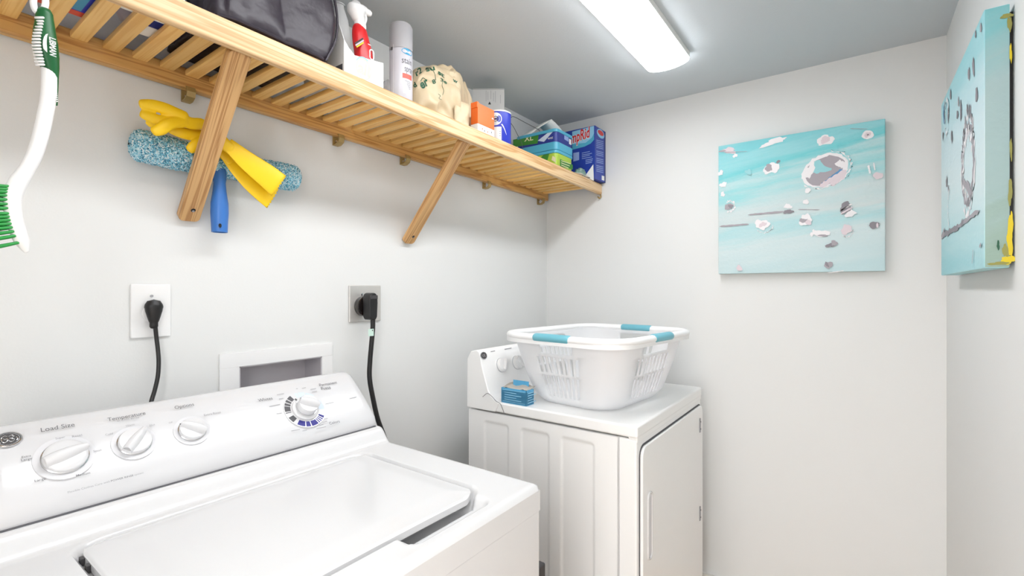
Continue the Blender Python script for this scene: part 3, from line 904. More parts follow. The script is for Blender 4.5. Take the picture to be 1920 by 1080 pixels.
# ------------------------------------------------------------------ wall fittings over the washer
def plate(b, x0, x1, z0, z1, m, th=.006):
    b.box((x0, Y1 - th, z0), (x1, Y1, z1), m, .0028, 3)
def washer_outlet():
    a, c = PY(245, 532, Y1 - .006), PY(321, 634, Y1 - .006)
    x0, x1 = a.x, c.x; z1, z0 = PY(283, 532.5, Y1 - .006).z, PY(283, 633, Y1 - .006).z
    cx = (x0 + x1) / 2
    t = thing('wall_outlet', (cx, Y1, z0), 'white plastic wall outlet plate above the left half of the washer', 'wall outlet')
    b = MB(); plate(b, x0, x1, z0, z1, 'white'); b.build('cover_plate', t)
    cz = PY(284, 588, Y1 - .008).z
    F = frame((1, 0, 0), (0, 0, 1), (0, -1, 0), (cx, Y1 - .005, cz))
    b = MB(); b.lathe([(.019, 0), (.019, .003), (.0175, .004), (0, .004)], 'white', F, 30); b.build('receptacle', t)
    b = MB(); b.lathe([(.0035, 0), (.0035, .002), (0, .0022)], 'chrome', frame((1, 0, 0), (0, 0, 1), (0, -1, 0), (cx, Y1 - .0055, PY(283, 555, Y1 - .006).z)), 12)
    b.box((-.003, -.0005, 0), (.003, .0005, .0026), 'ink', T=frame((1, 0, 0), (0, 0, 1), (0, -1, 0), (cx, Y1 - .0055, PY(283, 555, Y1 - .006).z))); b.build('screw', t)
    # black cord and plug
    t = thing('power_cable', (cx, Y1 - .02, cz), 'thin black power cord plugged into the white outlet, dropping behind the washer', 'power cable')
    yq = Y1 - .022
    p0 = PY(289, 578, yq)
    b = MB()
    zt = PY(289, 571, yq).z; zb = PY(292, 612, yq).z
    prof = [(.0175, zt - .000), (.0185, zt - .006), (.0165, zt - .016), (.0115, zt - .034), (.0085, zt - .042), (.0085, zb)]
    b.tube([Vector((p0.x, yq + .002, z)) for r, z in prof], [r for r, z in prof], 'black', 16, 3, flat=(1, .8), ref=(0, 1, 0))
    b.box((p0.x - .012, yq, zt - .018), (p0.x + .012, Y1 - .0095, zt - .002), 'black', .003)
    b.build('plug', t)
    b = MB(); zz = zb + .004
    b.tube([PY(291, 610, yq), PY(293, 630, yq + .003), PY(296, 655, yq), PY(297.5, 678, yq - .006), PY(296, 705, yq - .012), PY(290, 732, yq - .02), PY(284, 752, yq - .03), PY(281, 770, yq - .04), PY(280, 800, yq - .045)], .0044, 'black', 10, 6)
    b.build('cord', t)
washer_outlet()
def dryer_outlet():
    yy = Y1 - .006
    x0, x1 = PY(655, 570, yy).x, PY(714, 570, yy).x
    z1, z0 = PY(684, 535, yy).z, PY(684, 603, yy).z
    t = thing('dryer_outlet', ((x0 + x1) / 2, Y1, z0), 'square brushed steel outlet plate with round black dryer receptacle', 'wall outlet')
    b = MB(); plate(b, x0, x1, z0, z1, 'steel', .007); b.build('cover_plate', t)
    c = PY(681, 574, Y1 - .01)
    F = frame((1, 0, 0), (0, 0, 1), (0, -1, 0), (c.x, Y1 - .006, c.z))
    b = MB(); b.lathe([(.0330, -.0005), (.0330, .020), (.0305, .023), (0, .023)], 'blackgloss', F, 32)
    b.lathe([(.0333, .009), (.0333, .011), (.032, .012)], 'darkgrey', F, 32)
    b.build('receptacle', t)
    b = MB(); b.lathe([(.003, 0), (.003, .0015), (0, .0015)], 'chrome', frame((1, 0, 0), (0, 0, 1), (0, -1, 0), (c.x - .010, Y1 - .0292, c.z - .016)), 10)
    b.build('screw', t)
    b = MB(); b.lathe([(.0045, 0), (.0045, .002), (0, .003)], 'chrome', frame((1, 0, 0), (0, 0, 1), (0, -1, 0), (c.x - .002, Y1 - .0068, c.z + .0385)), 12); b.build('screw', t)
    t = thing('power_cable', (c.x, Y1 - .06, c.z), 'thick black dryer cord with a pale tag hanging from the steel outlet', 'power cable')
    ya, yb = Y1 - .030, Y1 - .068
    pc = PY(695, 574, Y1 - .05)
    b = MB()
    zt = PY(695, 549, yb).z; zb = PY(698, 600, yb).z; xc = PY(701, 574, yb).x
    prof = [(-.0165, zt - .016), (-.013, zt - .006), (-.007, zt - .001), (0, zt), (.007, zt - .001), (.013, zt - .006), (.0165, zt - .016), (.0170, zt - .034), (.0150, zb + .010), (.0095, zb), (-.0095, zb), (-.0150, zb + .010), (-.0170, zt - .034)]
    b.prism([(p[0], p[1]) for p in prof][::-1], .038, 'black', frame((1, 0, 0), (0, 0, 1), (0, -1, 0), (xc, ya - .0, 0)), .004, 3)
    b.box((xc - .014, yb - .0025, zt - .020), (xc + .014, yb + .004, zt - .008), 'darkgrey', .001)
    b.build('plug', t)
    yc = yb + .012
    P = [PY(699, 598, yc), PY(699, 615, yc), PY(697, 640, yc), PY(693.5, 680, yc + .004), PY(693, 710, yc), PY(699, 745, yc - .01), PY(708, 785, yc - .02), PY(720, 818, yc - .03), PY(730, 850, yc - .03)]
    b = MB(); b.tube(P, .0078, 'black', 12, 6); b.build('cord', t)
    b = MB(); q = PY(697, 623, yc - .009)
    b.box((q.x - .013, q.y - .001, q.z - .012), (q.x + .0075, q.y + .0008, q.z + .011), mat('pale_tag', (206, 232, 220), .5), .0004)
    b.lathe([(.0022, 0), (.0022, .0006), (0, .0006)], 'dialgrey', frame((1, 0, 0), (0, 0, 1), (0, -1, 0), (q.x + .002, q.y - .001, q.z + .006)), 10)
    b.build('tag', t)
dryer_outlet()
def supply_box():
    x0, x1, z1, z0 = PY(412, 690, Y1 - .006).x, PY(624, 690, Y1 - .006).x, 1.1425, .945
    t = thing('washer_supply_box', ((x0 + x1) / 2, Y1, z0), 'white recessed water supply box set in the wall behind the washer console', 'supply box')
    b = MB()
    for lo, hi in (((x0, BZ1), (x1, z1)), ((x0, z0), (x1, BZ0)), ((x0, BZ0), (BX0, BZ1)), ((BX1, BZ0), (x1, BZ1))):
        b.box((lo[0], Y1 - .006, lo[1]), (hi[0], Y1, hi[1]), 'white', .0008)
    b.build('face_frame', t)
    b = MB(); m = mat('recess_shade_grey', (196, 192, 196), .5)  # white plastic greyed, the shade inside the recess put into its colour
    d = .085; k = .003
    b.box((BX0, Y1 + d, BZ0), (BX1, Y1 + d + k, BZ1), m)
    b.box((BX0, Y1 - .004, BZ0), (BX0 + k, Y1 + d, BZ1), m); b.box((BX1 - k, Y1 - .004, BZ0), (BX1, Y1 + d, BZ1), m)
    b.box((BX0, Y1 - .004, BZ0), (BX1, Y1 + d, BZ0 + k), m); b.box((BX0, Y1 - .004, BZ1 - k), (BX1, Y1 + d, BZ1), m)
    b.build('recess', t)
supply_box()

# ------------------------------------------------------------------ canvases
def blob(r, n, jag, seed, sx=1, sy=1, rot=0):
    q = random.Random(seed); out = []
    ph = [q.uniform(0, 6.3) for _ in range(4)]
    for k in range(n):
        a = 2 * PI * k / n
        rr = r * (1 + jag * (.5 * math.sin(2 * a + ph[0]) + .35 * math.sin(3 * a + ph[1]) + .3 * math.sin(5 * a + ph[2]) + .2 * math.sin(9 * a + ph[3])))
        x, y = rr * math.cos(a) * sx, rr * math.sin(a) * sy
        c, s = math.cos(rot), math.sin(rot); out.append((x * c - y * s, x * s + y * c))
    return out
class Paint:
    """dabs of paint lying on the canvas face, each a little thicker than the one under it"""
    def __init__(s, b, X, Z, N): s.b, s.X, s.Z, s.N, s.k = b, X, Z, N, 0
    def T(s, p):
        s.k += 1
        return frame(s.X, s.Z, s.N, p + s.N * (.0004 + .00006 * s.k))
    def dab(s, p, r, m, sx=1, sy=1, rot=0, jag=.18, n=26): s.b.flat(blob(r, n, jag, s.k * 13 + 5, sx, sy, rot), m, s.T(p))
    def stroke(s, p, q, w_, m, jag=.3):
        d = q - p; L = d.length; x = d.normalized(); y = s.N.cross(x); T = frame(x, y, s.N, p + s.N * (.0004 + .00006 * s.k)); s.k += 1
        rr = random.Random(s.k); n = 14
        up = [(L * i / n, w_ * (.4 + rr.random() * jag) * (1 if 0 < i < n else .2)) for i in range(n + 1)]
        dn = [(L * i / n, -w_ * (.4 + rr.random() * jag) * (1 if 0 < i < n else .2)) for i in range(n, -1, -1)]
        s.b.flat(up + dn, m, T)
    def ring(s, p, r0, r1, m, sx=1, sy=1, rot=0, a0=0, a1=360, jag=.08):
        T = s.T(p); n = 40; rr = random.Random(s.k)
        c, sn = math.cos(rot), math.sin(rot)
        def P(r, a):
            x, y = r * math.cos(a) * sx, r * math.sin(a) * sy; return (x * c - y * sn, x * sn + y * c)
        o, i = [], []
        for k in range(n + 1):
            a = math.radians(a0 + (a1 - a0) * k / n)
            o.append(P(r1 * (1 + jag * (rr.random() - .5)), a)); i.append(P(r0 * (1 + jag * (rr.random() - .5)), a))
        for k in range(n): s.b.flat([o[k], o[k + 1], i[k + 1], i[k]], m, T)
def canvas_back():
    xf = X2 - .034
    a, c = PX(1347, 400, xf), PX(1660, 365, xf)
    y1, y0 = a.y, c.y; z1, z0 = PX(1660, 222, xf).z, PX(1660, 508, xf).z
    ctr = Vector((xf, (y0 + y1) / 2, (z0 + z1) / 2))
    t = thing('canvas_painting', ctr, 'square teal abstract canvas with white and grey dabs, on the wall beyond the dryer', 'painting', 'abstract canvases')
    b = MB(); b.box((xf, y0, z0), (X2 - .001, y1, z1), 'canvas1', .0025, 2); cv = b.build('canvas', t)
    b = MB(); X = Vector((0, -1, 0)); Z = Vector((0, 0, 1)); N = Vector((-1, 0, 0))
    s = Paint(b, X, Z, N)
    def W(x, y): return PX(1320 + x / 3.176, 200 + y / 3.176, xf)      # read off the enlarged photograph
    D, R, S = s.dab, s.ring, s.stroke
    p = W(718, 378)
    R(p, .060, .066, 'paint_w', 1.12, .9, .35, 20, 330, .1); D(p, .064, 'paint_w', 1.14, .90, .35, .06); D(W(712, 385), .054, 'paint_g', 1.12, .95, .3, .07)
    D(W(690, 360), .026, 'paint_t', 1.2, 1, .2, .3); D(W(625, 385), .019, 'paint_w', .8, 1.6, -.3, .4); D(W(770, 330), .03, 'paint_g', 1.3, .7, -.5, .2); D(W(818, 345), .012, 'paint_w', 1, 1.6, .4, .5)
    S(W(700, 470), W(825, 375), .012, 'paint_b'); S(W(690, 478), W(848, 380), .016, 'paint_p'); D(W(800, 430), .016, 'paint_p', 2, .8, .8)
    R(p, .071, .073, 'paint_w', 1.14, .9, .35, 200, 420, .1); R(p, .077, .0785, 'paint_t', 1.1, .92, .35, 300, 420, .1)
    D(W(722, 200), .022, 'paint_w', 1.2, .85, .3, .3); D(W(722, 198), .014, 'paint_p', 1.2, .8, .3, .3)
    D(W(975, 168), .0165, 'paint_w', 1, 1, 0, .12); D(W(974, 168), .009, 'paint_p', 1, 1, 0, .3); D(W(976, 168), .003, 'paint_d')
    D(W(402, 368), .024, 'paint_w', 1.1, .9, .7, .35); D(W(385, 365), .013, 'paint_g', .9, 1.2, .6, .3); D(W(420, 358), .011, 'paint_w', 1, 1.1, .2, .4); D(W(442, 328), .006, 'paint_d', 1.4, .8, .5)
    D(W(415, 210), .014, 'paint_w', 3.4, .7, .14, .5); D(W(150, 262), .012, 'paint_p', 2.4, .9, -.1, .5); D(W(186, 292), .008, 'paint_w', 1, 1, 0, .4); D(W(110, 265), .007, 'paint_g', 2, .6)
    for x, y, r in ((100, 395, .010), (115, 465, .012), (112, 522, .009)): D(W(x, y), r, 'paint_w', 1, 1, 0, .4)
    R(W(150, 595), .019, .024, 'paint_w', 1, 1, 0, 250, 480, .4); D(W(148, 595), .0145, 'paint_g', 1.1, .9, 0, .25); D(W(160, 595), .009, 'paint_d', .9, 1, 0, .4)
    S(W(262, 645), W(480, 625), .006, 'paint_g'); S(W(94, 714), W(268, 700), .006, 'paint_g'); D(W(503, 626), .012, 'paint_d', 1.3, .7, .1, .3); D(W(500, 594), .010, 'paint_w', 1.2, 1, 0, .4); S(W(560, 612), W(690, 614), .002, 'paint_g')
    D(W(347, 702), .023, 'paint_w', 1, .95, 0, .35); D(W(350, 702), .012, 'paint_p', 1, .8, .2, .4); R(W(360, 715), .026, .0275, 'paint_w', 1.1, .9, 0, 200, 370, .3)
    D(W(605, 675), .021, 'paint_w', .9, 1, 0, .3); D(W(592, 676), .010, 'paint_g', 1.5, .8, 0, .3); D(W(605, 655), .012, 'paint_w', 1, .9, .2, .3); D(W(622, 690), .010, 'paint_p', 1, 1)
    D(W(618, 500), .0095, 'paint_w'); D(W(607, 568), .0095, 'paint_w'); D(W(700, 755), .015, 'paint_w', 1.7, .8, -.2, .3); D(W(708, 768), .006, 'paint_g', 2.4, .7, -.15); D(W(652, 752), .009, 'paint_w', 1, 1.2, 0, .6); 
    D(W(848, 732), .016, 'paint_p', 1, 1.1, .3, .3); R(W(850, 745), .018, .0195, 'paint_w', 1, 1, 0, 230, 380, .4)
    D(W(870, 636), .013, 'paint_w', 1.4, .9, -.2, .4); D(W(842, 605), .019, 'paint_d', .85, 1.1, -.7, .3); S(W(815, 620), W(880, 580), .005, 'paint_w'); S(W(812, 640), W(885, 600), .005, 'paint_p'); D(W(848, 572), .006, 'paint_d', 1.3, .8)
    D(W(1014, 706), .0125, 'paint_d', 1.3, .9, .1, .2); D(W(1032, 708), .006, 'paint_p', .5, 1.6); D(W(1036, 412), .0125, 'paint_p', 1.1, 1, 0, .2); S(W(990, 400), W(978, 350), .005, 'paint_w'); S(W(1018, 380), W(1010, 335), .0035, 'paint_w')
    D(W(760, 822), .011, 'paint_d', 1.7, .7, .5, .4); D(W(776, 812), .0085, 'paint_g', 1, 1.3, .2, .3); D(W(742, 943), .0125, 'paint_g', 1, 1, 0, .2); D(W(732, 940), .008, 'paint_d', .6, 1.2, .4, .3); D(W(211, 962), .011, 'paint_p', 1, 1, 0, .3)
    S(W(735, 990), W(835, 977), .0025, 'paint_w'); S(W(870, 132), W(975, 135), .0015, 'paint_g'); S(W(120, 272), W(260, 268), .0015, 'paint_g'); D(W(265, 390), .009, 'paint_t', 1.5, 1, 0, .5)
    b.into(cv)
canvas_back()
def canvas_right():
    yf, yb = -.198, -.233
    x0, x1 = PY(1845, 300, yf).x, PY(1765, 300, yf).x
    z1, z0 = PY(1845, 18, yf).z, PY(1845, 503, yf).z
    ctr = Vector(((x0 + x1) / 2, yf, (z0 + z1) / 2))
    t = thing('canvas_painting', ctr, 'pale teal abstract canvas seen edge-on on the side wall, yellow smears on its edge', 'painting', 'abstract canvases')
    b = MB()
    b.box((x0, yb, z0), (x1, yf, z1), 'canvas2', .002, 2)
    b.box((x0 - .0008, yb, z0 + .002), (x0 + .001, yf - .0015, z1 - .002), 'canvas2side')
    cv = b.build('canvas', t)
    b = MB(); b.box((x0 + .012, Y3 + .0005, z0 + .012), (x1 - .012, yb + .001, z1 - .012), 'black'); b.build('painted_gap_shadow', t)  # black block standing in for the shadow between canvas and wall
    b = MB(); N = Vector((0, 1, 0)); X = Vector((-1, 0, 0)); Z = Vector((0, 0, 1))
    s = Paint(b, X, Z, N); D, R, S = s.dab, s.ring, s.stroke
    def W(x, y): return PY(1720 + x / 2, y / 2, yf)
    p = W(190, 620)
    R(p, .060, .078, 'paint_g', .95, 1.2, 0, 0, 360, .15); R(p, .066, .074, 'paint_d', .95, 1.2, 0, 30, 330, .12); R(p, .084, .088, 'paint_w', .95, 1.25, 0, 0, 360, .2); R(p, .055, .064, 'paint_w', 1, 1.2, 0, 20, 300, .5); D(W(188, 700), .03, 'paint_g', 1.8, .4, -.5, .5); R(p, .086, .090, 'paint_g', .8, 1.35, 0, 30, 170, .4)
    for x, y, r, sy in ((212, 250, .010, 2.2), (195, 277, .010, 1.6), (224, 355, .010, 1.8), (240, 104, .008, 1.2), (220, 128, .006, 1.3), (126, 355, .010, 1.6), (156, 382, .008, 1.6), (165, 415, .012, 1.8), (152, 430, .010, 1.2), (118, 428, .012, 1.8), (98, 510, .009, 1.4), (131, 512, .010, 1.8), (112, 682, .010, 1.6), (118, 705, .008, 1), (106, 392, .006, 1.5)):
        D(W(x, y), r, 'paint_d' if r != .008 else 'paint_g', 1, sy, .15, .3)
    R(W(113, 440), .030, .034, 'paint_w', 1, 1.4, 0, 0, 300, .4); D(W(102, 432), .018, 'paint_b', .6, 1.4, .2, .4)
    R(W(125, 780), .035, .038, 'paint_w', 1, 1.4, 0, 90, 250, .3)
    S(W(93, 886), W(160, 848), .009, 'paint_d', .8); S(W(155, 850), W(235, 790), .0055, 'paint_g', .8); D(W(100, 878), .018, 'paint_g', 1.5, .6, .3, .4); D(W(172, 836), .012, 'paint_d', 1.5, .6, .3, .4)
    S(W(210, 990), W(214, 935), .004, 'paint_g'); S(W(238, 925), W(244, 915), .006, 'paint_g')
    # smears on the near edge
    N2 = Vector((-1, 0, 0)); s2 = Paint(b, Vector((0, -1, 0)), Z, N2)
    def W2(x, y): 
        q = PX(1720 + x / 2, y / 2, x0 - .001); return q
    for x, y, r, sx, sy, m in ((347, 900, .010, .42, 2.8, 'paint_y'), (350, 840, .008, .4, 3.0, 'paint_y'), (340, 975, .010, 1.0, .8, 'paint_y'), (330, 940, .008, .5, 1.6, 'paint_o'), (305, 988, .009, 1.6, .35, 'paint_o'), (348, 720, .006, .5, 4.0, 'paint_o'), (351, 560, .0035, .5, 6, 'paint_o'), (346, 90, .005, .6, 3, 'paint_o'), (335, 60, .006, 1.3, .8, 'paint_o'), (350, 200, .0035, .5, 5, 'paint_y'), (303, 920, .004, .5, 2.2, 'greenprint')):
        s2.dab(W2(x, y), r, m, sx, sy, 0, .3)
    b.into(cv)
canvas_right()

# ------------------------------------------------------------------ scrub brush hanging from the front rail
def scrub_brush():
    yb = .988
    def W(x, y): return PY(x / 9.6, y / 9.6, yb)           # first enlargement
    def V(x, y): return PY(x / 6.35, 320 + y / 6.35, yb)   # head enlargement
    def G(x, y): return PY(x / 4, y / 4, yb)
    top_ = PY(72, -6, yb)
    t = thing('scrub_brush', top_, 'white and green long-handled scrub brush hanging head down from the shelf front', 'scrub brush')
    h = MB()
    pts = [PY(79, 30, yb), PY(86, 60, yb), PY(91, 100, yb), PY(93, 140, yb), PY(91, 180, yb), PY(85, 215, yb), PY(76, 255, yb), PY(65, 290, yb), PY(50, 318, yb), PY(34, 342, yb), PY(25, 362, yb), PY(23.5, 382, yb), PY(26, 405, yb), PY(33, 430, yb), PY(41, 452, yb), PY(49, 470, yb)]
    rad = [.0075, .0098, .0105, .0098, .0094, .0094, .0094, .0092, .0092, .0108, .0108, .0102, .0098, .0095, .0090, .0040]
    h.tube(pts, rad, 'white', 18, 6, flat=(.98, .92), ref=(0, 1, 0))
    # hanging loop
    cx, cy = 74, 3
    loop = [PY(cx + 11.5 * math.cos(a), cy + 21 * math.sin(a), yb) for a in [2 * PI * k / 26 for k in range(26)]]
    h.tube(loop, .0042, 'white', 10, 1, closed=True)
    h.build('handle', t, ang=70)
    g = MB()
    gp = [W(800, 235), W(800, 330), W(805, 450), W(805, 600), W(815, 760), W(825, 880), PY(89, 108, yb), PY(94, 128, yb), PY(99, 148, yb), PY(102, 170, yb), PY(106, 197, yb)]
    gr = [.0098, .0105, .0116, .0132, .0146, .0148, .0138, .0108, .0068, .0046, .0014]
    g.tube(gp, gr, 'green', 20, 6, flat=(.98, 1.0), ref=(0, 1, 0))
    go = g.build('grip', t, ang=70)
    # raised white ribs on the thumb side
    r = MB()
    ed = [(640, 320, 780), (670, 382, 770), (672, 432, 762), (650, 485, 752), (630, 540, 742), (612, 595, 732), (600, 650, 720), (592, 708, 718), (588, 765, 722), (592, 822, 722), (600, 880, 730), (612, 937, 745), (622, 995, 755), (630, 1055, 770), (640, 1110, 780), (655, 1165, 790)]
    for x0, y, x1 in ed:
        f = max(0, min(1, (y - 235) / 600)); 
        yy = yb - .0090 - .004 * sstep(0, 1, f)
        r.tube([PY(x0 / 9.6, y / 9.6, yy + .0060), PY((x0 * .65 + x1 * .35) / 9.6, (y - 2) / 9.6, yy), PY(x1 / 9.6, (y - 2) / 9.6, yy - .0022)], .0017, 'white', 8, 3)
    for k in range(12):
        u = 101.5 + 4.5 * k / 11; v = 150 + 3.7 * k
        r.tube([PY(u, v, yb - .006), PY(u + 2.6, v - 1.2, yb - .004)], .0007, 'white', 6, 1)
    r.build('ribs', go)
    # maker's mark, reading downwards
    l = MB(); yl = yb - .0175
    a, b2 = PY(92.5, 69, yl), PY(93.5, 104, yl)
    l.text('LIBMAN', a, b2, PY(99.5, 69, yl) - a, 'white', lift=.0002, height=.0072, shear=.15, bold=.02)
    T = frame((1, 0, 0), (0, 0, 1), (0, -1, 0), (0, yl, 0))
    pol = [PY(u, v, yl) for u, v in ((90.5, 63.2), (86, 64), (82.5, 69), (80.5, 76), (80.2, 84), (81.5, 91), (84, 94), (88.5, 98.5), (88.5, 92), (87.6, 82), (87.8, 72), (89, 66))]
    l.flat([(p.x, p.z) for p in pol], 'white', T)
    l.into(go, 70)
    # bristles
    b = MB(); q = random.Random(3)
    n = 15
    spine = smooth_path([V(75, 190), V(70, 300), V(78, 450), V(95, 570), V(130, 700), V(190, 860)], 6)
    for k in range(n):
        p = spine[int(k / (n - 1) * (len(spine) - 1))]
        for row in (-.0055, 0, .0055):
            dirv = Vector((-1, 0, -.02 - .30 * (k / (n - 1)) ** 1.5 + q.uniform(-.04, .04))).normalized()
            s_ = p + Vector((.001, row, 0)); e = s_ + dirv * (.042 + q.uniform(-.002, .002)); e.y += row * .4
            b.tube([s_, (s_ + e) / 2 + Vector((0, 0, -.0006)), e], [.0022, .0026, .0036], 'bristle', 8, 2)
    b.build('bristles', t)
    # the hook it hangs on
    hk = MB(); c = PY(74, -16, yb)
    zz = rtop(c.x)
    th = thing('shelf_hook', (c.x, SH_Y0, zz - .03), 'small wooden peg hook on the shelf front holding the scrub brush', 'hook')
    hk.tube([Vector((c.x, SH_Y0 + .004, c.z + .013)), Vector((c.x, yb, c.z + .006)), Vector((c.x, yb - .012, c.z + .010)), Vector((c.x, yb - .016, c.z + .020))], .0036, 'brass', 10, 5)
    hk.build('peg', th)
scrub_brush()

# ------------------------------------------------------------------ window washer T-bar and gloves caught behind the brace
def window_washer():
    yc = 1.302
    a, c = PY(241, 268, yc), PY(561, 336, yc)
    t = thing('window_washer', ((a.x + c.x) / 2, yc, (a.z + c.z) / 2), 'fluffy blue window washer with a blue handle caught behind the wide shelf brace', 'window washer')
    q = random.Random(5)
    b = MB(); n, sg = 150, 46
    d = c - a; L = d.length; x = d.normalized(); up = Vector((0, 0, 1)); nn = x.cross(up).normalized(); up = nn.cross(x)
    def f(i, j):
        s = j / (n - 1); aa = 2 * PI * i / sg
        r = .0335 + .002 * math.sin(s * 9) + q.uniform(-.0022, .0034)
        e = min(s, 1 - s) * L
        if e < .02: r *= math.sqrt(max(0.02, 1 - (1 - e / .02) ** 2))
        sag = -.004 * math.sin(PI * s)
        return tuple(a + x * (s * L + q.uniform(-.001, .001)) + up * (math.cos(aa) * r + sag) + nn * (math.sin(aa) * r * .92))
    b.grid(sg, n, f, 'sleeve', wrap=True)
    b.build('sleeve', t, smooth=False)
    h = MB()
    hx = PY(409, 400, yc - .004).x
    z0 = PY(408, 436, yc - .004).z
    zs = (a.z + c.z) / 2
    yh = yc - .012
    prof = [(.0145, zs - .02), (.0150, zs - .045), (.0135, zs - .055), (.0150, zs - .075), (.0195, zs - .105), (.0200, zs - .130), (.0185, z0 + .02), (.0178, z0)]
    T = Matrix.Translation((hx, yh, 0))
    h.lathe(prof + [(.0155, z0), (.0150, z0 + .03), (0, z0 + .031)], 'bluehandle', T, 26)
    ho = h.build('handle', t, ang=60)
    k = MB(); k.lathe([(0, 0), (.0042, 0), (.0042, .0006), (0, .0006)], 'black', frame((1, 0, 0), (0, 0, 1), (0, -1, 0), PY(412.5, 423, yh - .0185)), 14, .85, 1.25)
    k.lathe([(0, .0), (.0150, .0)], 'black', Matrix.Translation((hx, yh, z0 + .004)), 20)
    k.build('hang_hole', ho)
window_washer()
def rubber_gloves():
    y1, y2 = 1.222, 1.250
    def Z(x, y, yy): return PY(220 + x / 4, 180 + y / 4, yy)
    def glove(name, label, fingers, palm, cuff, yy, dz):
        t = thing(name, Z(760, 330, yy), label, 'rubber glove', 'yellow rubber gloves')
        b = MB()
        for pts, r in fingers: b.tube([Z(x, y, yy + (o if o else 0)) for x, y, o in pts], [q * 1.22 for q in r], 'yellow', 14, 6, flat=(1, .58), ref=(0, 1, 0))
        for pts, r in palm: b.tube([Z(x, y, yy + o) for x, y, o in pts], r, 'yellow', 16, 6, flat=(1, .42), ref=(0, 1, 0))
        o = b.build('hand', t, ang=180)
        m = o.modifiers.new('r', 'REMESH'); m.mode = 'VOXEL'; m.voxel_size = .0019; m.use_smooth_shade = True
        m = o.modifiers.new('s', 'SMOOTH'); m.iterations = 5; m.factor = .5
        c = MB()
        pts, r = cuff
        c.tube([Z(x, y, yy + o) for x, y, o in pts], [q * 1.0 for q in r], 'yellow', 40, 6, caps=False, flat=(1, .17), ref=(0, 1, 0), zig=.0035)
        co = c.build('cuff', t, ang=60)
        m = co.modifiers.new('s', 'SOLIDIFY'); m.thickness = .0012; m.offset = -1
        return t
    glove('rubber_glove', 'yellow rubber glove with the upper fingers and front cuff, draped over the blue window washer',
          [([(180, 62, 0), (265, 70, 0), (350, 92, 0), (440, 132, 0), (505, 162, .0)], [.0085, .0105, .0110, .0115, .0120]),
           ([(188, 132, .004), (250, 160, .004), (320, 186, .004), (400, 195, .002), (480, 190, 0)], [.0085, .0100, .0105, .0110, .0120]),
           ([(230, 190, .014), (262, 206, .014), (320, 212, .012), (420, 205, .006)], [.0070, .0085, .0090, .010]),
           ([(275, 268, -.004), (325, 250, -.008), (375, 218, -.008), (440, 198, -.004), (510, 192, 0)], [.0085, .0105, .0105, .0100, .010])],
          [([(470, 175, 0), (560, 206, .002), (640, 212, .004), (720, 270, .002), (800, 355, 0), (860, 400, 0)], [.0150, .0140, .0130, .0165, .0160, .0155])],
          ([(822, 355, 0), (880, 405, -.003), (960, 475, -.004), (1050, 545, -.004), (1130, 605, -.004), (1206, 668, -.004)], [.0165, .0195, .0245, .0290, .0325, .0350]), y1, 0)
    glove('rubber_glove', 'yellow rubber glove lying underneath, its thumb hanging down and its cuff lowest',
          [([(545, 405, -.010), (580, 375, -.012), (625, 345, -.008), (680, 318, 0)], [.0085, .0105, .0105, .0115]),
           ([(395, 252, -.006), (470, 272, -.006), (550, 290, -.004), (640, 300, 0), (720, 320, 0)], [.0075, .0105, .0115, .0120, .0140])],
          [([(620, 300, 0), (700, 345, 0), (790, 425, 0), (850, 490, 0)], [.0120, .0150, .0140, .0140])],
          ([(812, 445, 0), (850, 490, 0), (920, 565, -.002), (1010, 650, -.006), (1090, 712, -.008), (1160, 762, -.008)], [.0130, .0160, .0205, .0250, .0290, .0320]), y2, 0)
rubber_gloves()

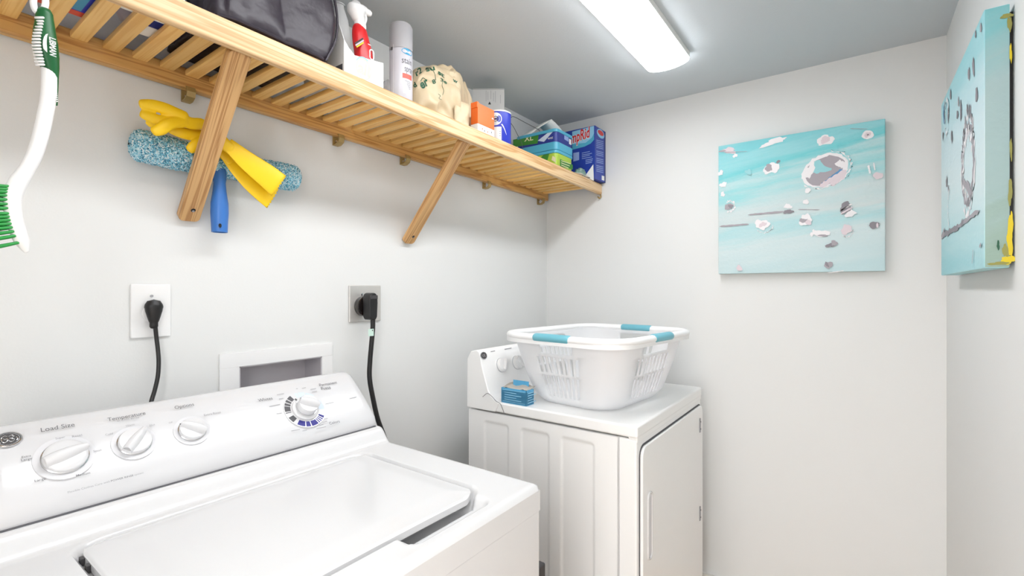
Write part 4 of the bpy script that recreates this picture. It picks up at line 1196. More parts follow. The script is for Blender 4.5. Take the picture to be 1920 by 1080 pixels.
# ------------------------------------------------------------------ things on the shelf
def black_bag():
    xa, xb = .42, .668; y0, y1 = 1.026, 1.30
    zb = rtop((xa + xb) / 2) + .003
    t = thing('storage_bag', ((xa + xb) / 2, (y0 + y1) / 2, zb), 'puckered black vinyl bag with piped edges on the shelf', 'bag')
    H = .285; b = MB()
    nu, nv = 280, 36
    per = []
    hx, hy = (xb - xa) / 2, (y1 - y0) / 2; cx, cy = (xa + xb) / 2, (y0 + y1) / 2
    pp = rounded(2 * hx, 2 * hy, .028, 6); 
    # resample the outline evenly
    P = [Vector((p[0], p[1])) for p in pp]; L = [0]
    for i in range(len(P)): L.append(L[-1] + (P[(i + 1) % len(P)] - P[i]).length)
    def at(s):
        s %= L[-1]
        for i in range(len(P)):
            if L[i + 1] >= s:
                f = (s - L[i]) / max(1e-9, L[i + 1] - L[i]); return P[i].lerp(P[(i + 1) % len(P)], f)
    def f(i, j):
        s = i / nu * L[-1]; h = j / (nv - 1); p = at(s)
        n = p.normalized()
        q_ = abs(math.sin(s * 34 + .9 * math.sin(s * 15) + h * .5))
        w_ = (-.010 * (1 - q_) ** 3 + .006 * q_) * (.25 + .75 * math.sin(PI * min(1, h * 1.2 + .05)))
        w_ += .004 * noise.noise(Vector((s * 30, h * 5, 1)))
        taper = 1 - .06 * h
        zz = zb + .004 + h * H - .0137 * (p.x) * 1.0
        low = 1 - .03 * (1 - sstep(0, .06, h))
        bul = .034 * math.sin(PI * min(1, h * 1.25)) * sstep(0, hx, p.x)
        return (cx + p.x * taper * low + n.x * w_ + bul, cy + p.y * taper * low + n.y * w_, zz)
    b.grid(nu, nv, f, 'vinyl', wrap=True)
    bot = [Vector(f(i, 0)) for i in range(nu)]
    b.bm.faces.new([b.bm.verts.new(v) for v in bot][::-1])
    tp = [Vector(f(i, nv - 1)) for i in range(nu)]
    b.bm.faces.new([b.bm.verts.new(v) for v in tp])
    b.build('body', t, ang=70)
    e = MB(); e.tube([v + Vector(((v.x - cx) * .014, (v.y - cy) * .014, .003)) for v in bot[::5]], .0042, 'vinyl', 8, 1, closed=True)
    # side piping at the front corner
    e.tube([Vector((xb - .006, y0 + .006, zb + .006)), Vector((xb + .020, y0 + .004, zb + .07)), Vector((xb + .024, y0 + .008, zb + .14)), Vector((xb + .008, y0 + .014, zb + .22)), Vector((xb - .012, y0 + .016, zb + H))], .0030, 'vinyl', 8, 5)
    e.build('piping', t)
black_bag()
def lettered_carton():
    yf = 1.052
    x0, x1 = PY(646, 120, yf).x, PY(719, 130, yf).x
    zb = rtop(x0) - .0098
    zt0 = PY(650, 84, yf).z; zt1 = PY(718, 118, yf).z
    y1 = 1.235; k = .0016
    t = thing('cut_down_carton', ((x0 + x1) / 2, (yf + y1) / 2, top(x0)), 'white cardboard carton with cut-away front and a pale round logo, right of the black bag', 'carton')
    b = MB(); T = frame((1, 0, 0), (0, 0, 1), (0, -1, 0), (0, yf + k, 0))
    b.prism([(x0, zb), (x1, zb), (x1, zt1), (x0 + .03, zt0 - .017), (x0 + .012, zt0 - .004), (x0, zt0 + .01)], k, 'card', T); fp = b.build('front_panel', t)
    b = MB(); T = frame((0, 1, 0), (0, 0, 1), (1, 0, 0), (x0 - k, 0, 0))
    b.prism([(yf, zb), (y1, zb), (y1, zb + .26), (yf + .10, zb + .255), (yf + .045, zb + .19), (yf + .018, zt0 + .05), (yf, zt0 + .01)], k, 'card', T)
    b.box((0, 0, 0), (.03, .030, .0004), 'dialgrey', T=frame((0, -1, 0), (0, 0, 1), (-1, 0, 0), (x0 - k, yf + .036, zb + .016)))
    b.build('side_panel', t)
    b = MB(); b.box((x1 - k, yf + .002, zb), (x1, y1, zt1), 'card'); b.build('side_panel', t)
    b = MB(); b.box((x0, yf, zb), (x1, y1, zb + .002), 'card'); b.build('bottom_panel', t)
    b = MB(); b.box((x0, y1 - k, zb), (x1, y1, zt1 + .01), 'card'); b.build('back_panel', t)
    c = PY(682, 130, yf); T = frame((1, 0, 0), (0, 0, 1), (0, -1, 0), c)
    l = MB()
    l.lathe([(.022, .0006), (.025, .0006)], 'yprint', T, 30, .95, 1.1)
    l.text('all', c + Vector((-.019, 0, -.012)), c + Vector((.018, 0, -.0145)), (0, 0, 1), 'yprint', lift=.001, height=.030, bold=.03)
    l.lathe([(.0255, .0004), (.0290, .0004)], 'sheetlight', T, 20, .95, 1.1, math.radians(60), math.radians(150))
    l.box((x1 - .014, yf - .0006, zb + .028), (x1 - .010, yf, zb + .036), 'paleblue'); l.box((x1 - .008, yf - .0006, zb + .026), (x1 - .005, yf, zb + .036), 'paleblue')
    l.into(fp)
    return x0, x1, zb
cart = lettered_carton()
def spray_bottle():
    yc = 1.085
    P = lambda u, v, dy=0: PY(u, v, yc + dy)
    c = P(690, 128); zb = top(c.x) + .0035
    t = thing('spray_bottle', (c.x, yc, zb), 'red spray bottle with white trigger head standing in the cut-down carton', 'spray bottle')
    b = MB()
    foot = Vector((P(684, 150).x, yc, zb + .019))
    b.tube([P(674.5, 51), P(674, 56), P(675, 66), P(677.5, 81), P(681, 98), P(683, 118), P(684, 134), foot + Vector((0, 0, .012)), foot],
           [.0160, .0198, .0222, .0242, .0258, .0264, .0266, .0266, .0250], 'red', 26, 5, flat=(1, .8), ref=(0, 1, 0))
    o = b.build('bottle', t, ang=60)
    k = MB(); k.tube([P(676, 53), P(675.6, 47)], [.0150, .0150], 'rim', 22, 1, ref=(0, 1, 0)); k.build('collar', t)
    h = MB()
    h.tube([P(675, 50), P(674, 40), P(671, 31), P(669, 22), P(668, 14), P(668, 9)], [.0150, .0158, .0200, .0262, .0255, .0150], 'white', 20, 5, flat=(1, .8), ref=(0, 1, 0))
    h.tube([P(660, 15), P(672, 16), P(681, 19), P(688, 23)], [.0100, .0128, .0120, .0095], 'white', 16, 5, flat=(1, .85), ref=(0, 1, 0))
    ho = h.build('trigger_head', t, ang=70)
    d = (P(692, 25) - P(686, 22)).normalized()
    h = MB(); h.tube([P(687, 22.5), P(692, 25)], [.0088, .0086], 'rim', 16, 1); h.build('nozzle', ho)
    h = MB(); h.tube([P(684, 28), P(686, 36), P(684, 46)], [.0046, .0040, .0026], 'white', 10, 5); h.build('trigger', ho)
    l = MB()
    def on(u, v): return PY(u, v, yc - .0196)
    for u0, v0, u1, v1, m in ((666, 83, 681, 73.5, 'black'), (667, 86.5, 682, 77, 'purplish'), (669, 89.5, 682, 81, 'paint_y')):
        p, q = on(u0, v0), on(u1, v1); xd = (q - p).normalized()
        l.box((0, 0, 0), ((q - p).length, .0034, .0015), m, T=frame(xd, Vector((0, -1, 0)).cross(xd), Vector((0, -1, 0)), p))
    cc = on(696.5, 103); pts = rounded(.0125, .026, .006, 6, cc.x, cc.z)
    l.tube([Vector((x_, yc - .0205, z_)) for x_, z_ in pts], .0019, 'white', 8, 1, closed=True)
    p = on(690, 83); l.box((p.x, p.y, p.z), (p.x + .010, p.y + .001, p.z + .002), 'white')
    l.into(o, 60)
spray_bottle()
def white_bottle():
    yc = 1.262; x = PY(636, 5, yc).x; zb = top(x)
    t = thing('plastic_bottle', (x, yc, zb), 'white plastic bottle mostly hidden between the black bag and cut-down carton', 'bottle')
    zt = PY(636, -22, yc).z
    H = zt - zb
    b = MB(); b.lathe([(0, 0), (.030, 0), (.032, .004), (.032, H * .62), (.026, H * .75), (.0145, H * .84), (.0145, H * .86)], 'white', Matrix.Translation((x, yc, zb)), 26); b.build('body', t, ang=60)
    b = MB(); b.lathe([(.0165, H * .86), (.0165, H * .99), (.014, H), (0, H)], 'white', Matrix.Translation((x, yc, zb)), 26); b.build('cap', t)
white_bottle()
def aerosol():
    yc = 1.082; x = PY(752, 110, yc).x; zb = top(x); r = .0330
    t = thing('aerosol_can', (x, yc, zb), 'pale grey stain spray aerosol can with a darker grey cap', 'aerosol can')
    zt = PY(752, 49, yc).z; zc = PY(752, 83, yc - r).z
    b = MB(); T = Matrix.Translation((x, yc, 0))
    b.lathe([(0, zb + .002), (r - .002, zb), (r, zb + .004), (r, zc - .004), (r - .002, zc), (0, zc)], 'cangrey', T, 36); o = b.build('can', t)
    b = MB(); b.lathe([(r + .0004, zc - .002), (r + .0004, zt - .008), (r - .004, zt), (0, zt + .001)], 'capgrey', T, 36); b.build('cap', t)
    l = MB()
    # printing wraps the can: the unrolled label is bent round the axis
    th0 = math.atan2(-(yc), -x)                 # towards the viewer
    def wrap(co, n):
        th = th0 + co.x / r
        return Vector((x + (r + .0004) * math.cos(th), yc + (r + .0004) * math.sin(th), co.z))
    def put(fn):
        m = MB(); m.mats = l.mats; fn(m)
        for v in m.bm.verts: v.co = wrap(v.co, None)
        me = bpy.data.meshes.new('t'); m.bm.to_mesh(me); m.bm.free(); l.bm.from_mesh(me); bpy.data.meshes.remove(me)
    Y = Vector((0, 0, 1))
    def zpx(v): return PY(757, v, yc - r * .8).z
    def rect(m, x0, x1, v0, v1, mm):
        n = 8
        m.grid(n, 2, lambda i, j: (x0 + (x1 - x0) * i / (n - 1), 0, zpx(v1) if j == 0 else zpx(v0)), mm)
    put(lambda m: m.grid(25, 2, lambda i, j: (.020 + .019 * math.cos(2 * PI * i / 24) * (0.0 if j == 0 else 1), 0, zpx(96) + .009 * math.sin(2 * PI * i / 24) * (0 if j == 0 else 1)), 'skyprint'))
    put(lambda m: [rect(m, .010, .029, 94.6, 95.6, 'white'), rect(m, .012, .026, 97, 98, 'white')])
    put(lambda m: m.text('stain', (.002, 0, zpx(119)), (.036, 0, zpx(119)), Y, 'dialgrey', lift=0, height=.016))
    put(lambda m: m.text('spray', (.010, 0, zpx(134)), (.040, 0, zpx(134)), Y, 'ink', lift=0, height=.012))
    put(lambda m: rect(m, .004, .036, 138, 147, 'redprint'))
    put(lambda m: [rect(m, .011 + .003 * k, .030, 151 + 3.2 * k, 152.4 + 3.2 * k, 'inklight') for k in range(5)])
    put(lambda m: [rect(m, .006, .016, 154, 175, 'white'), rect(m, -.034, -.026, 88, 94, 'dialgrey'), rect(m, -.0235, -.0225, 84, 175, 'white')])
    l.into(o)
aerosol()
def sachet(name, label, u, v, y, sx, sy, h, m, seed):
    c = PY(u, v, y); zb = max(top(c.x), 0)
    b = MB()
    def f(i, j):
        th = 2 * PI * i / 22; ph = PI * j / 12
        d = Vector((math.sin(ph) * math.cos(th), math.sin(ph) * math.sin(th), -math.cos(ph)))
        k = 1 + .28 * noise.noise(d * 2.6 + Vector((seed, 0, 0))) + .10 * noise.noise(d * 7 + Vector((0, seed, 0)))
        z = d.z * k
        return (c.x + d.x * sx * k, y + d.y * sy * k, zb + max(0, (z + 1) * h / 2))
    b.grid(22, 13, f, m, wrap=True)
    bmesh.ops.remove_doubles(b.bm, verts=list(b.bm.verts), dist=1e-5)
    return tag(b.build(name, origin=(c.x, y, zb), ang=30), label, name.split('_')[-1])
M['film'] = mat('cloudy_film', (226, 226, 228), .25, trans=.35)
sachet('plastic_bag', 'small crumpled cloudy plastic bag between the white carton and aerosol can', 727, 150, 1.115, .013, .030, .085, 'film', 3.3)
def beige_bag():
    yc = 1.120
    c = PY(832, 180, yc); zb = top(c.x)
    t = thing('shopping_bag', (c.x, yc, zb), 'bulging beige plastic bag with dark green lettering right of the aerosol can', 'bag')
    tab = [PY(u, v, yc) for u, v in ((766, 165), (772, 140), (782, 126), (798, 119), (815, 119), (832, 122), (848, 133), (862, 152), (874, 174), (882, 196), (886, 216), (888, 240))]
    n0 = 70; sil = []
    for k in range(n0):
        f = k / (n0 - 1) * (len(tab) - 1); i = min(int(f), len(tab) - 2); sil.append(tab[i].lerp(tab[i + 1], f - i))
    b = MB(); nu = 72
    sa_ = math.sin
    def f(i, j):
        p = sil[j]; a = 2 * PI * i / nu
        hh = max(.004, p.z - zb); e = min(j, n0 - 1 - j) / (n0 - 1)
        dd = .064 * min(1, math.sqrt(max(0, e * 4.2)) + .02)
        bk = sstep(1.16, 1.25, p.x); dd *= 1 - .45 * bk; p = CAM + (p - CAM) * (1 + .03 * bk); p.z = max(p.z, zb + .004); hh = max(.004, p.z - zb)
        q = Vector((p.x * 9, math.cos(a) * 1.3, math.sin(a) * 1.3))
        crease = abs(noise.noise(q * 1.1 + Vector((3, 8, 1)))) * .34 + .30 * (.35 - abs(noise.noise(Vector((p.x * 22 + sa_(a) * 1.5, math.cos(a) * 1.0, math.sin(a) * 2.0))))) + .05 * noise.noise(q * 5)
        k_ = 1 - crease
        ca, sa = math.cos(a), math.sin(a)
        ca = math.copysign(abs(ca) ** .8, ca)
        z = zb + hh * (.5 + .5 * math.copysign(abs(sa) ** .75, sa) * (1 - crease * .35))
        k_ *= 1 + .10 * noise.noise(q * 2.3 + Vector((5, 5, 5)))
        z += hh * .07 * noise.noise(Vector((p.x * 34, 2, math.cos(a) * 2))) * max(0, sa)
        return (p.x + .007 * noise.noise(q * 1.7), p.y + ca * dd * k_, max(zb, z))
    b.grid(nu, n0, f, 'bag', wrap=True)
    for j in (0, n0 - 1): b.bm.faces.new([b.bm.verts.new(f(i, j)) for i in range(nu)])
    bmesh.ops.remove_doubles(b.bm, verts=list(b.bm.verts), dist=1e-5)
    bmesh.ops.recalc_face_normals(b.bm, faces=list(b.bm.faces))
    tree = BVHTree.FromBMesh(b.bm)
    o = b.build('body', t, ang=40)
    def proj(co, n):
        d = (co - CAM).normalized()
        h = tree.ray_cast(CAM, d)
        return (h[0] - d * .0010) if h[0] is not None else None
    l = MB()
    def tx(body, a, b2, hgt):
        """a word bent onto the bag; strokes past its outline are left out"""
        m = MB(); m.mats = l.mats
        yp = 1.06; p, q = PY(*a, yp), PY(*b2, yp)
        m.text(body, p, q, (0, 0, 1), 'greenprint', height=hgt, bold=.035, lift=0)
        bmesh.ops.subdivide_edges(m.bm, edges=[e for e in m.bm.edges if e.calc_length() > .004], cuts=2)
        bad = []
        for v in m.bm.verts:
            w_ = proj(v.co, None)
            if w_ is None: bad.append(v)
            else: v.co = w_
        bmesh.ops.delete(m.bm, geom=bad, context='VERTS')
        me = bpy.data.meshes.new('t'); m.bm.to_mesh(me); m.bm.free(); l.bm.from_mesh(me); bpy.data.meshes.remove(me)
    tx('r2', (781, 143), (793, 134), .015); tx('er', (791, 167), (805, 158), .017); tx('su', (799, 134), (816, 131), .010)
    tx('8', (812, 158), (818, 155), .012); tx('d', (777, 165), (782, 161), .013); tx('st', (821, 138), (833, 146), .012); tx('3e', (826, 152), (838, 158), .011); tx('w', (849, 152), (858, 157), .008)
    def sq(pts, r=.0007):
        P = [proj(p, None) for p in smooth_path([PY(u, v, 1.06) for u, v in pts], 5)]; P = [p for p in P if p is not None]
        if len(P) > 2: l.tube(P, r, 'greenprint', 6, 1)
    sq([(831, 150), (829, 160), (832, 170), (830, 178)]); sq([(822, 176), (826, 180), (823, 184), (828, 187)], .0006); sq([(800, 127), (809, 129), (815, 138), (817, 150)], .0010); sq([(789, 152), (793, 146), (799, 150)], .0010)
    l.into(o, 40)
    k = MB()
    k.grid(10, 6, lambda i, j: tuple(PY(852 + 30 * j / 5 - 4 * (i / 9) * (j / 5), 186 + 54 * i / 9 * (1 - .1 * j / 5) + 10 * j / 5, 1.058 + .004 * math.sin(i * 1.1 + j * 1.7) + .008 * (1 - j / 5))), 'bag')
    oo = k.build('loose_tail', t, ang=60); m = oo.modifiers.new('s', 'SOLIDIFY'); m.thickness = .0008
beige_bag()
def printed_carton():
    c = PY(916, 166, 1.205); d = c - CAM; k = (d.x * math.cos(YAW) + d.y * math.sin(YAW)) / FPX     # metres per pixel there
    wd = 59 * k; zb = top(c.x); H = c.z - zb
    t = thing('printed_carton', (c.x, c.y, zb), 'grey-white carton with sideways black print behind the orange packet', 'carton', rot=(0, 0, YAW - PI / 2))
    b = MB(); b.box((-wd / 2, 0, 0), (wd / 2, .055, H), 'newsgrey', .0015); o = b.build('carton_body', t, world=False)
    l = MB()
    def Q(u, v): return Vector(((u - 916) * k, 0, H - (v - 166) * k))
    def v(body, u, v0, v1, hgt, m='dialgrey'): l.text(body, Q(u, v0), Q(u, v1), (1, 0, 0) if v0 > v1 else (-1, 0, 0), m, height=hgt, lift=.0006)
    v('ONNOO', 908, 190, 171, .009); v('WHITE', 941, 186, 172, .009)
    for u, v0, v1 in ((911, 170, 190), (914.5, 172, 188), (920, 170, 186), (925, 174, 190), (928.5, 171, 192), (938, 178, 194)):
        p, q = Q(u, v0), Q(u, v1); l.box((p.x, -.0006, q.z), (p.x + .0014, 0, p.z), 'inklight')
    l.flat([(-.006, -.004), (.006, -.004), (0, .008)], 'black', frame((1, 0, 0), (0, 0, 1), (0, -1, 0), Q(918, 194) - Vector((0, .0006, 0))))
    l.box((-wd / 2 + .001, -.0006, H - .004), (wd / 2 - .001, 0, H - .003), 'ink')
    l.bm.transform(wm(t)); l.into(o)
printed_carton()
def orange_packet():
    y = 1.044; a, c = PY(896, 220, y), PY(927, 240, y); zb = rtop(a.x) - .008
    zt = PY(896, 192, y).z
    t = thing('orange_packet', ((a.x + c.x) / 2, y + .03, top(a.x)), 'orange and white packet standing between the beige bag and blue tub', 'packet')
    zm = PY(911, 237, y).z
    b = MB()
    b.box((a.x, y, zb), (c.x, y + .032, zm), 'card', .002); b.box((a.x, y, zm), (c.x, y + .032, zt), 'orange', .002)
    b.box((a.x - .003, y + .001, zt - .016), (a.x + .008, y + .03, zt + .004), 'orange', .002)
    b.flat([(0, 0), (.012, .0), (.004, .006)], 'white', frame((1, 0, 0), (0, 0, 1), (0, -1, 0), (c.x - .016, y - .0005, zt - .034)))
    for k, (du, dv) in enumerate(((908, 247), (914, 249), (921, 250), (904, 243))):
        p = PY(du, dv, y); b.box((p.x, y - .0005, p.z), (p.x + .003, y, p.z + .006), 'orange' if k % 2 else 'dialgrey')
    b.build('carton_body', t, origin=None)
    return c.x
ox = orange_packet()
def blue_tub():
    y = 1.095; r = .046
    x = PY(937, 230, y).x - .006; zb = top(x); zt = PY(932, 203, y - .03).z
    t = thing('blue_tub', (x, y, zb), 'round blue and white tub with a circle swirl, right of the orange packet', 'tub')
    T = Matrix.Translation((x, y, 0))
    b = MB(); b.lathe([(0, zb + .001), (r - .002, zb), (r, zb + .003), (r, zt - .004), (0, zt - .004)], 'blue', T, 40); o = b.build('tub_body', t)
    b = MB(); b.lathe([(r + .0015, zt - .006), (r + .0015, zt - .001), (r - .002, zt), (0, zt)], 'white', T, 40); b.build('lid', t)
    l = MB(); th0 = math.atan2(-y, -x)
    def wr(px, z, k=.0004): 
        th = th0 + px / r; return Vector((x + (r + k) * math.cos(th), y + (r + k) * math.sin(th), z))
    def zv(v): return PY(932, v, y - .035).z
    def ring(cx, cz, r0, r1, m, k, a0=0, a1=360, sx=1.0):
        l.grid(33, 2, lambda i, j: tuple(wr(cx + sx * (r0 if j == 0 else r1) * math.cos(math.radians(a0 + (a1 - a0) * i / 32)), cz + (r0 if j == 0 else r1) * math.sin(math.radians(a0 + (a1 - a0) * i / 32)), k)), m)
    cz = zv(219); cx = -.012
    ring(cx, cz, 0, .0235, 'white', .0005); ring(cx, cz, .008, .0105, 'dialgrey', .0009); ring(cx, cz, .014, .0152, 'paleblue', .0009); ring(cx, cz, .0, .004, 'dialgrey', .0009)
    l.grid(12, 2, lambda i, j: tuple(wr(-.075 + .085 * i / 11, zb + .002 if j == 0 else zv(234) - .0, .0006)), 'card')
    l.grid(14, 2, lambda i, j: tuple(wr(.008 + .022 * (i / 13) + (.004 * (1 - i / 13) if j else 0), zv(230) - .036 * (i / 13) ** 1.4 + (.003 if j else 0), .0008)), 'white')
    for k in range(3): l.grid(4, 2, lambda i, j: tuple(wr(.002 + .006 * i / 3, zv(252 - 4 * k) + (.0022 if j else 0), .0009)), 'inklight')
    l.into(o)
blue_tub()
def bent_wire():
    y = 1.16
    P = [PY(957, 221, y), PY(964, 219, y), PY(985, 230, y), PY(1008, 242, y), PY(1012, 246, y)]
    b = MB(); b.tube(P, .0013, 'dialgrey', 6, 4); b.tube([PY(958, 231, y), PY(964, 240, y), PY(972, 256, y), PY(978, 268, y), PY(981, 285, y)], .0012, 'dialgrey', 6, 4)
    b.tube([PY(957, 221, y), PY(955, 226, y), PY(958, 231, y)], .0012, 'dialgrey', 6, 4)
    tag(b.build('bent_wire', origin=PY(981, 285, y)), 'thin dark bent wire loop leaning between the blue tub and wipes tub', 'wire')
bent_wire()
def wipes_tub(upper):
    yf = 1.062
    x0 = PY(1044, 250, yf).x; x1 = PY(1077, 250, yf).x - .004; y1 = 1.285
    zb = top(x0)
    zm = PY(1044, 279, yf).z
    if not upper:
        t = thing('wipes_tub', ((x0 + x1) / 2, (yf + y1) / 2, zb), 'lime green rectangular wipes tub with blue lid under the XL tub', 'wipes tub', 'wipes tubs')
        z0, z1 = zb, zm
        lid0 = PY(1044, 285, yf).z
        cols = ('lime', 'xlgreen')
    else:
        t = thing('wipes_tub', ((x0 + x1) / 2, (yf + y1) / 2, zm), 'wipes tub with green XL label and blue lid, stacked on the lime tub', 'wipes tub', 'wipes tubs')
        z0, z1 = zm, PY(1044, 239, yf).z
        lid0 = PY(1044, 245, yf).z
    w_, d_ = x1 - x0, y1 - yf; cx, cy = (x0 + x1) / 2, (yf + y1) / 2
    b = MB()
    b.prism(rounded(w_ - .008, d_ - .008, .018, 5, cx, cy), lid0 - z0 + .002, 'lime' if not upper else 'tubnavy', Matrix.Translation((0, 0, z0 + .0004)), .002)
    o = b.build('tub_body', t)
    l = MB()
    if upper:
        l.prism(rounded(w_, d_, .021, 5, cx, cy), PY(1044, 264, yf).z - z0, 'lidteal', Matrix.Translation((0, 0, z0 + .0004)), .003)
        l.build('lower_rim', t); l = MB()
    l.prism(rounded(w_, d_, .021, 5, cx, cy), z1 - lid0, 'lidteal', Matrix.Translation((0, 0, lid0)), .003); l.build('lid', t)
    l = MB(); xs = x0 + .0034; TL = frame((0, -1, 0), (0, 0, 1), (-1, 0, 0), (xs, 0, 0)); yF = yf + .0036; TF = frame((1, 0, 0), (0, 0, 1), (0, -1, 0), (0, yF, 0))
    def pl(u, v): p = PX(u, v, xs); return (-p.y, p.z)
    def pf(u, v): p = PY(u, v, yF); return (p.x, p.z)
    if upper:
        l.flat([pl(962, 276), pl(1008, 269), pl(1010, 252), pl(962, 262)], 'xlgreen', TL)
        l.flat([pl(1008, 264), pl(1036, 242), pl(1041, 242), pl(1020, 266)], 'paleblue', TL @ Matrix.Translation((0, 0, .0003)))
        l.text('XL', PX(983, 265.5, xs), PX(1000, 262.5, xs), (0, 0, 1), 'yprint', lift=.0008, height=.022, bold=.02)
        l.text('wet', PX(1027, 262, xs), PX(1037, 260, xs), (0, 0, 1), 'white', lift=.0008, height=.010)
        l.flat([pf(1058, 261), pf(1066, 266), pf(1066, 252), pf(1058, 247)], 'boxpale', TF); l.flat([pf(1067, 270), pf(1071, 272), pf(1071, 262), pf(1067, 260)], 'white', TF)
    else:
        l.flat([pl(1013, 297), pl(1026, 302), pl(1030, 288), pl(1020, 289)], 'xlgreen', TL)
        l.flat([pf(1050, 312), pf(1074, 318), pf(1074, 309), pf(1050, 298)], 'xlgreen', TF)
        for k in range(3): l.flat([pf(1052, 302 + 4 * k), pf(1070 - 2 * k, 308 + 4 * k), pf(1070 - 2 * k, 306.6 + 4 * k), pf(1052, 300.6 + 4 * k)], 'yprint', TF @ Matrix.Translation((0, 0, .0004)))
        l.flat([pl(1034, 300), pl(1042, 305), pl(1042, 296), pl(1036, 292)], 'yprint', TL)
    l.into(o)
    return cx, cy, z1
wipes_tub(False)
wx, wy, wz = wipes_tub(True)
def paper_tent():
    t = MB(); y0 = 1.10; y1 = 1.24
    a, pk, c = PX(1008, 243, wx - .06), PY(1034, 223, 1.12), PY(1072, 246, 1.10)
    a = Vector((wx - .068, 1.2, wz + .001)); c = Vector((wx + .070, 1.09, wz + .001)); pk = Vector((pk.x, pk.y, pk.z))
    q = Vector((.0, .075, -.012))
    t.grid(2, 9, lambda i, j: tuple((a.lerp(pk, j / 4) if j <= 4 else pk.lerp(c, (j - 4) / 4)) + q * i + Vector((0, 0, .003 * math.sin(j * 1.4) if j not in (0, 8) else 0)) + (Vector((0, 0, .012)) * i if j in (0, 8) else Vector())), 'card')
    o = tag(t.build('paper_sheet', origin=a, ang=20), 'white paper sheet folded into a tent on the upper wipes tub', 'paper'); m = o.modifiers.new('s', 'SOLIDIFY'); m.thickness = .0012
paper_tent()
def blue_box():
    yf = 1.000
    x0, x1 = PY(1115.5, 290, yf).x, X2 - .004; y1 = 1.20
    zb = rtop(x0) + .001; zt = PY(1115, 234.5, yf).z
    t = thing('moisture_absorber_box', ((x0 + x1) / 2, (yf + y1) / 2, zb), 'tall blue box with red and white lettering at the shelf end by the corner', 'box')
    b = MB(); b.box((x0, yf, zb), (x1, y1, zt), 'boxblue', .0015)
    b.box((x1 - .012, yf - .0005, zb), (x1 + .0003, y1, zt - .001), 'boxnavy'); o = b.build('carton_body', t)
    l = MB(); TL = frame((0, -1, 0), (0, 0, 1), (-1, 0, 0), (x0 - .0004, 0, 0)); TF = frame((1, 0, 0), (0, 0, 1), (0, -1, 0), (0, yf - .0006, 0))
    def pl(u, v): p = PX(u, v, x0); return (-p.y, p.z)
    def pf(u, v): p = PY(u, v, yf); return (p.x, p.z)
    up = lambda k: Matrix.Translation((0, 0, .0003 * k))
    l.flat([pl(1073, 247), pl(1114, 236), pl(1114, 262), pl(1108, 268), pl(1098, 273), pl(1073, 277)], 'sheetlight', TL @ up(1))
    l.flat([pl(1073, 270), pl(1098, 268), pl(1110, 258), pl(1114, 250), pl(1114, 262), pl(1108, 269), pl(1096, 275), pl(1073, 281)], 'lidteal', TL @ up(2))
    a = PX(1056, 275, x0); b2 = PX(1108.5, 256, x0)
    l.text('DampRid', a, b2, PX(1108, 240, x0) - PX(1106, 256, x0), 'white', lift=.0012, height=.050, shear=.3, bold=.06)
    l.text('DampRid', a, b2, PX(1108, 240, x0) - PX(1106, 256, x0), 'red', lift=.0018, height=.050, shear=.3, bold=.02)
    for k in range(4): l.flat([pl(1091, 288 + 3.4 * k), pl(1106 + (k % 2) * 4, 284.6 + 3.4 * k), pl(1106 + (k % 2) * 4, 283.4 + 3.4 * k), pl(1091, 286.8 + 3.4 * k)], 'boxpale', TL @ up(1))
    for k in range(3): l.flat([pl(1098, 301 + 3.2 * k), pl(1112 - k, 298.4 + 3.2 * k), pl(1112 - k, 297.2 + 3.2 * k), pl(1098, 299.8 + 3.2 * k)], 'boxpale', TL @ up(1))
    l.flat([pl(1075, 287), pl(1086, 285), pl(1086, 300), pl(1075, 303)], 'boxpale', TL @ up(1))
    l.flat([pl(1097, 330), pl(1112.5, 308), pl(1113.5, 334), pl(1113.5, 339), pl(1098, 332)], 'card', TL @ up(1))
    cx, cz = pf(1126, 251)
    l.lathe([(0, 0), (.026, 0)], 'sheetlight', TF @ Matrix.Translation((cx, cz, .0002)), 24, 1.6, .8); l.lathe([(0, 0), (.02, 0)], 'red', TF @ Matrix.Translation((cx, cz + .004, .0005)), 24, 1.6, .6)
    for k in range(18):
        v = 262 + k * 3.4
        if k in (5, 9, 13): continue
        l.flat([pf(1118, v), pf(1131, v + 3.2), pf(1131, v + 4.5), pf(1118, v + 1.3)], 'boxpale', TF)
    l.flat([pf(1128, 329), pf(1133, 330.5), pf(1133, 339), pf(1128, 337.5)], 'card', TF)
    l.into(o)
blue_box()
sachet('crumpled_wrapper', 'small crumpled clear green wrapper between the wipes tubs and tall blue box', 1088, 300, 1.055, .034, .025, .058, mat('clear_green', (150, 186, 172), .2, trans=.4), 8.1)
def white_scrap():
    b = MB(); c = PY(1084, 318, 1.05); z = rtop(c.x) + .001
    b.grid(7, 5, lambda i, j: (c.x - .05 + .12 * i / 6, 1.022 + .05 * j / 4, z + .006 * abs(math.sin(i * 1.1 + j)) + .004), 'card')
    o = tag(b.build('paper_scrap', origin=(c.x, 1.04, z), ang=25), 'crumpled white paper scrap at the foot of the tall blue box', 'paper'); m = o.modifiers.new('s', 'SOLIDIFY'); m.thickness = .001
white_scrap()

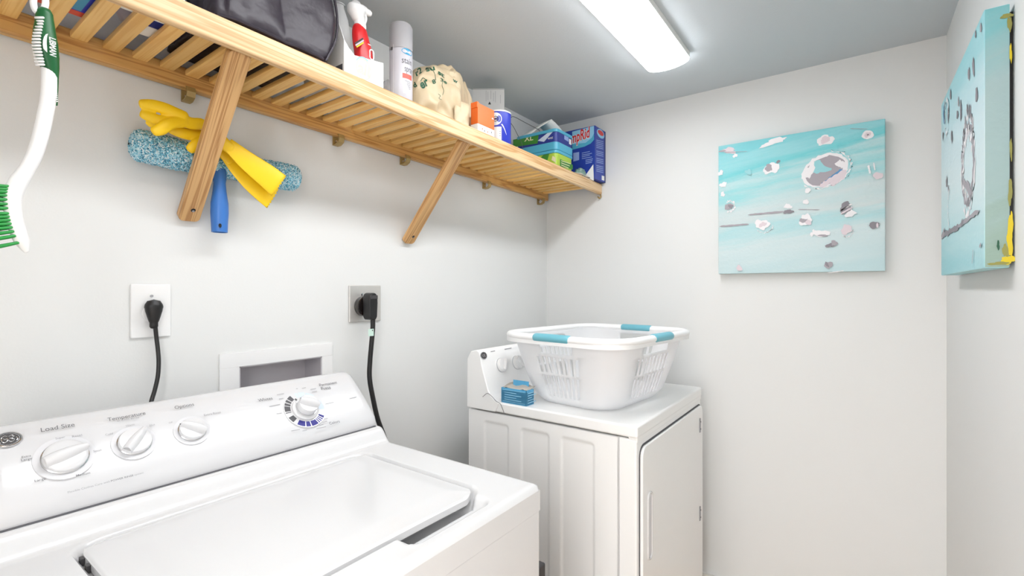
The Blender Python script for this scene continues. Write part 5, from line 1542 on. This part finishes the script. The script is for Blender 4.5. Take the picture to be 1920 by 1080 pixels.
# ---- things seen from below, between the slats at the near end
def jug():
    # a white jug lying on its side, base towards the black bag
    t = thing('detergent_jug', (.36, 1.20, top(.36)), 'white plastic jug lying on the slats left of the black bag', 'jug')
    r = .062; x0, x1 = .300, .416; yc = 1.20; zc = top(.34) + r + .001
    T = frame((0, 1, 0), (0, 0, 1), (1, 0, 0), (0, yc, zc))
    b = MB(); b.lathe([(0, x1), (r * .7, x1), (r * .95, x1 - .012), (r, x1 - .03), (r, x0 + .05), (r * .8, x0 + .02), (.024, x0), (.020, x0 - .006)], 'purplish', T, 34); o = b.build('body', t, ang=60)
    b = MB(); b.lathe([(.025, x0 - .006), (.026, x0 - .03), (.022, x0 - .034), (0, x0 - .034)], 'white', T, 26); b.build('cap', t)
    b = MB(); b.lathe([(r + .0006, .335), (r + .0006, .39)], 'tubnavy', T, 12, a0=math.radians(215), a1=math.radians(245))
    b.lathe([(r + .0006, .334), (r + .0006, .386)], 'card', T, 12, a0=math.radians(246), a1=math.radians(285)); b.build('label', o)
jug()
def red_blue_carton():
    x0, x1 = .190, .262; y0, y1 = 1.05, 1.235; zb = top(.23) + .0007
    t = thing('detergent_carton', ((x0 + x1) / 2, (y0 + y1) / 2, zb), 'blue and red carton seen from below through the slats above the scrub brush', 'carton')
    b = MB(); b.box((x0, y0, zb), (x1, y1, zb + .20), 'blue', .002); o = b.build('carton_body', t)
    b = MB(); b.box((x0 + .002, y1 - .024, zb - .0004), (x1 - .002, y1 - .002, zb + .0005), 'redprint'); b.box((x0 + .002, y0 + .030, zb - .0004), (x1 - .008, y1 - .028, zb + .0005), 'skyprint'); b.build('bottom_flap', t)
red_blue_carton()
def low_carton():
    x0, x1, y0, y1 = .292, .372, 1.045, 1.13; zb = top(.33) + .0005
    t = thing('small_white_carton', ((x0 + x1) / 2, (y0 + y1) / 2, zb), 'small white carton on the slats in front of the lying jug', 'carton')
    b = MB(); b.box((x0, y0, zb), (x1, y1, zb + .12), 'card', .002); b.box((x0 + .008, y0 - .0004, zb + .02), (x1 - .008, y0, zb + .06), 'sheetlight'); b.build('carton_body', t)
low_carton()

# ------------------------------------------------------------------ black bin between the machines
def floor_bin():
    x0, x1 = .88, .97
    yb, ye = .72, 1.14
    t = thing('ribbed_bin', ((x0 + x1) / 2, (yb + ye) / 2, 0), 'black ribbed plastic bin standing in the gap between the washer and dryer', 'bin')
    def X(u, v): return PX(u, v, x1)
    y_ = [X(1024, 1059).y, X(1029, 1071).y, X(1033, 1074).y, X(1036, 1078).y]
    b = MB()
    zt = X(1017, 1051).z
    b.box((x0 + .01, y_[0], zt - .035), (x1 - .002, ye, zt), 'darkgrey', .004, 3)
    b.build('lid', t)
    b = MB()
    for k in range(4):
        b.box((x0 + .002 * (3 - k), y_[1] - .006 * k, zt - .030 - .018 * (k + 1)), (x1 - .002 * (3 - k), ye + .002 * k, zt - .030 - .018 * k - .004), 'black' if k % 2 else 'darkgrey', .003, 2)
    b.build('ribs', t)
    b = MB(); b.box((x0 + .004, y_[1] - .012, 0), (x1 - .004, ye, zt - .10), 'darkgrey', .012, 3); b.box((x0 + .012, y_[1] - .004, zt - .11), (x1 - .012, ye - .004, zt - .03), 'black'); b.build('body', t)
floor_bin()
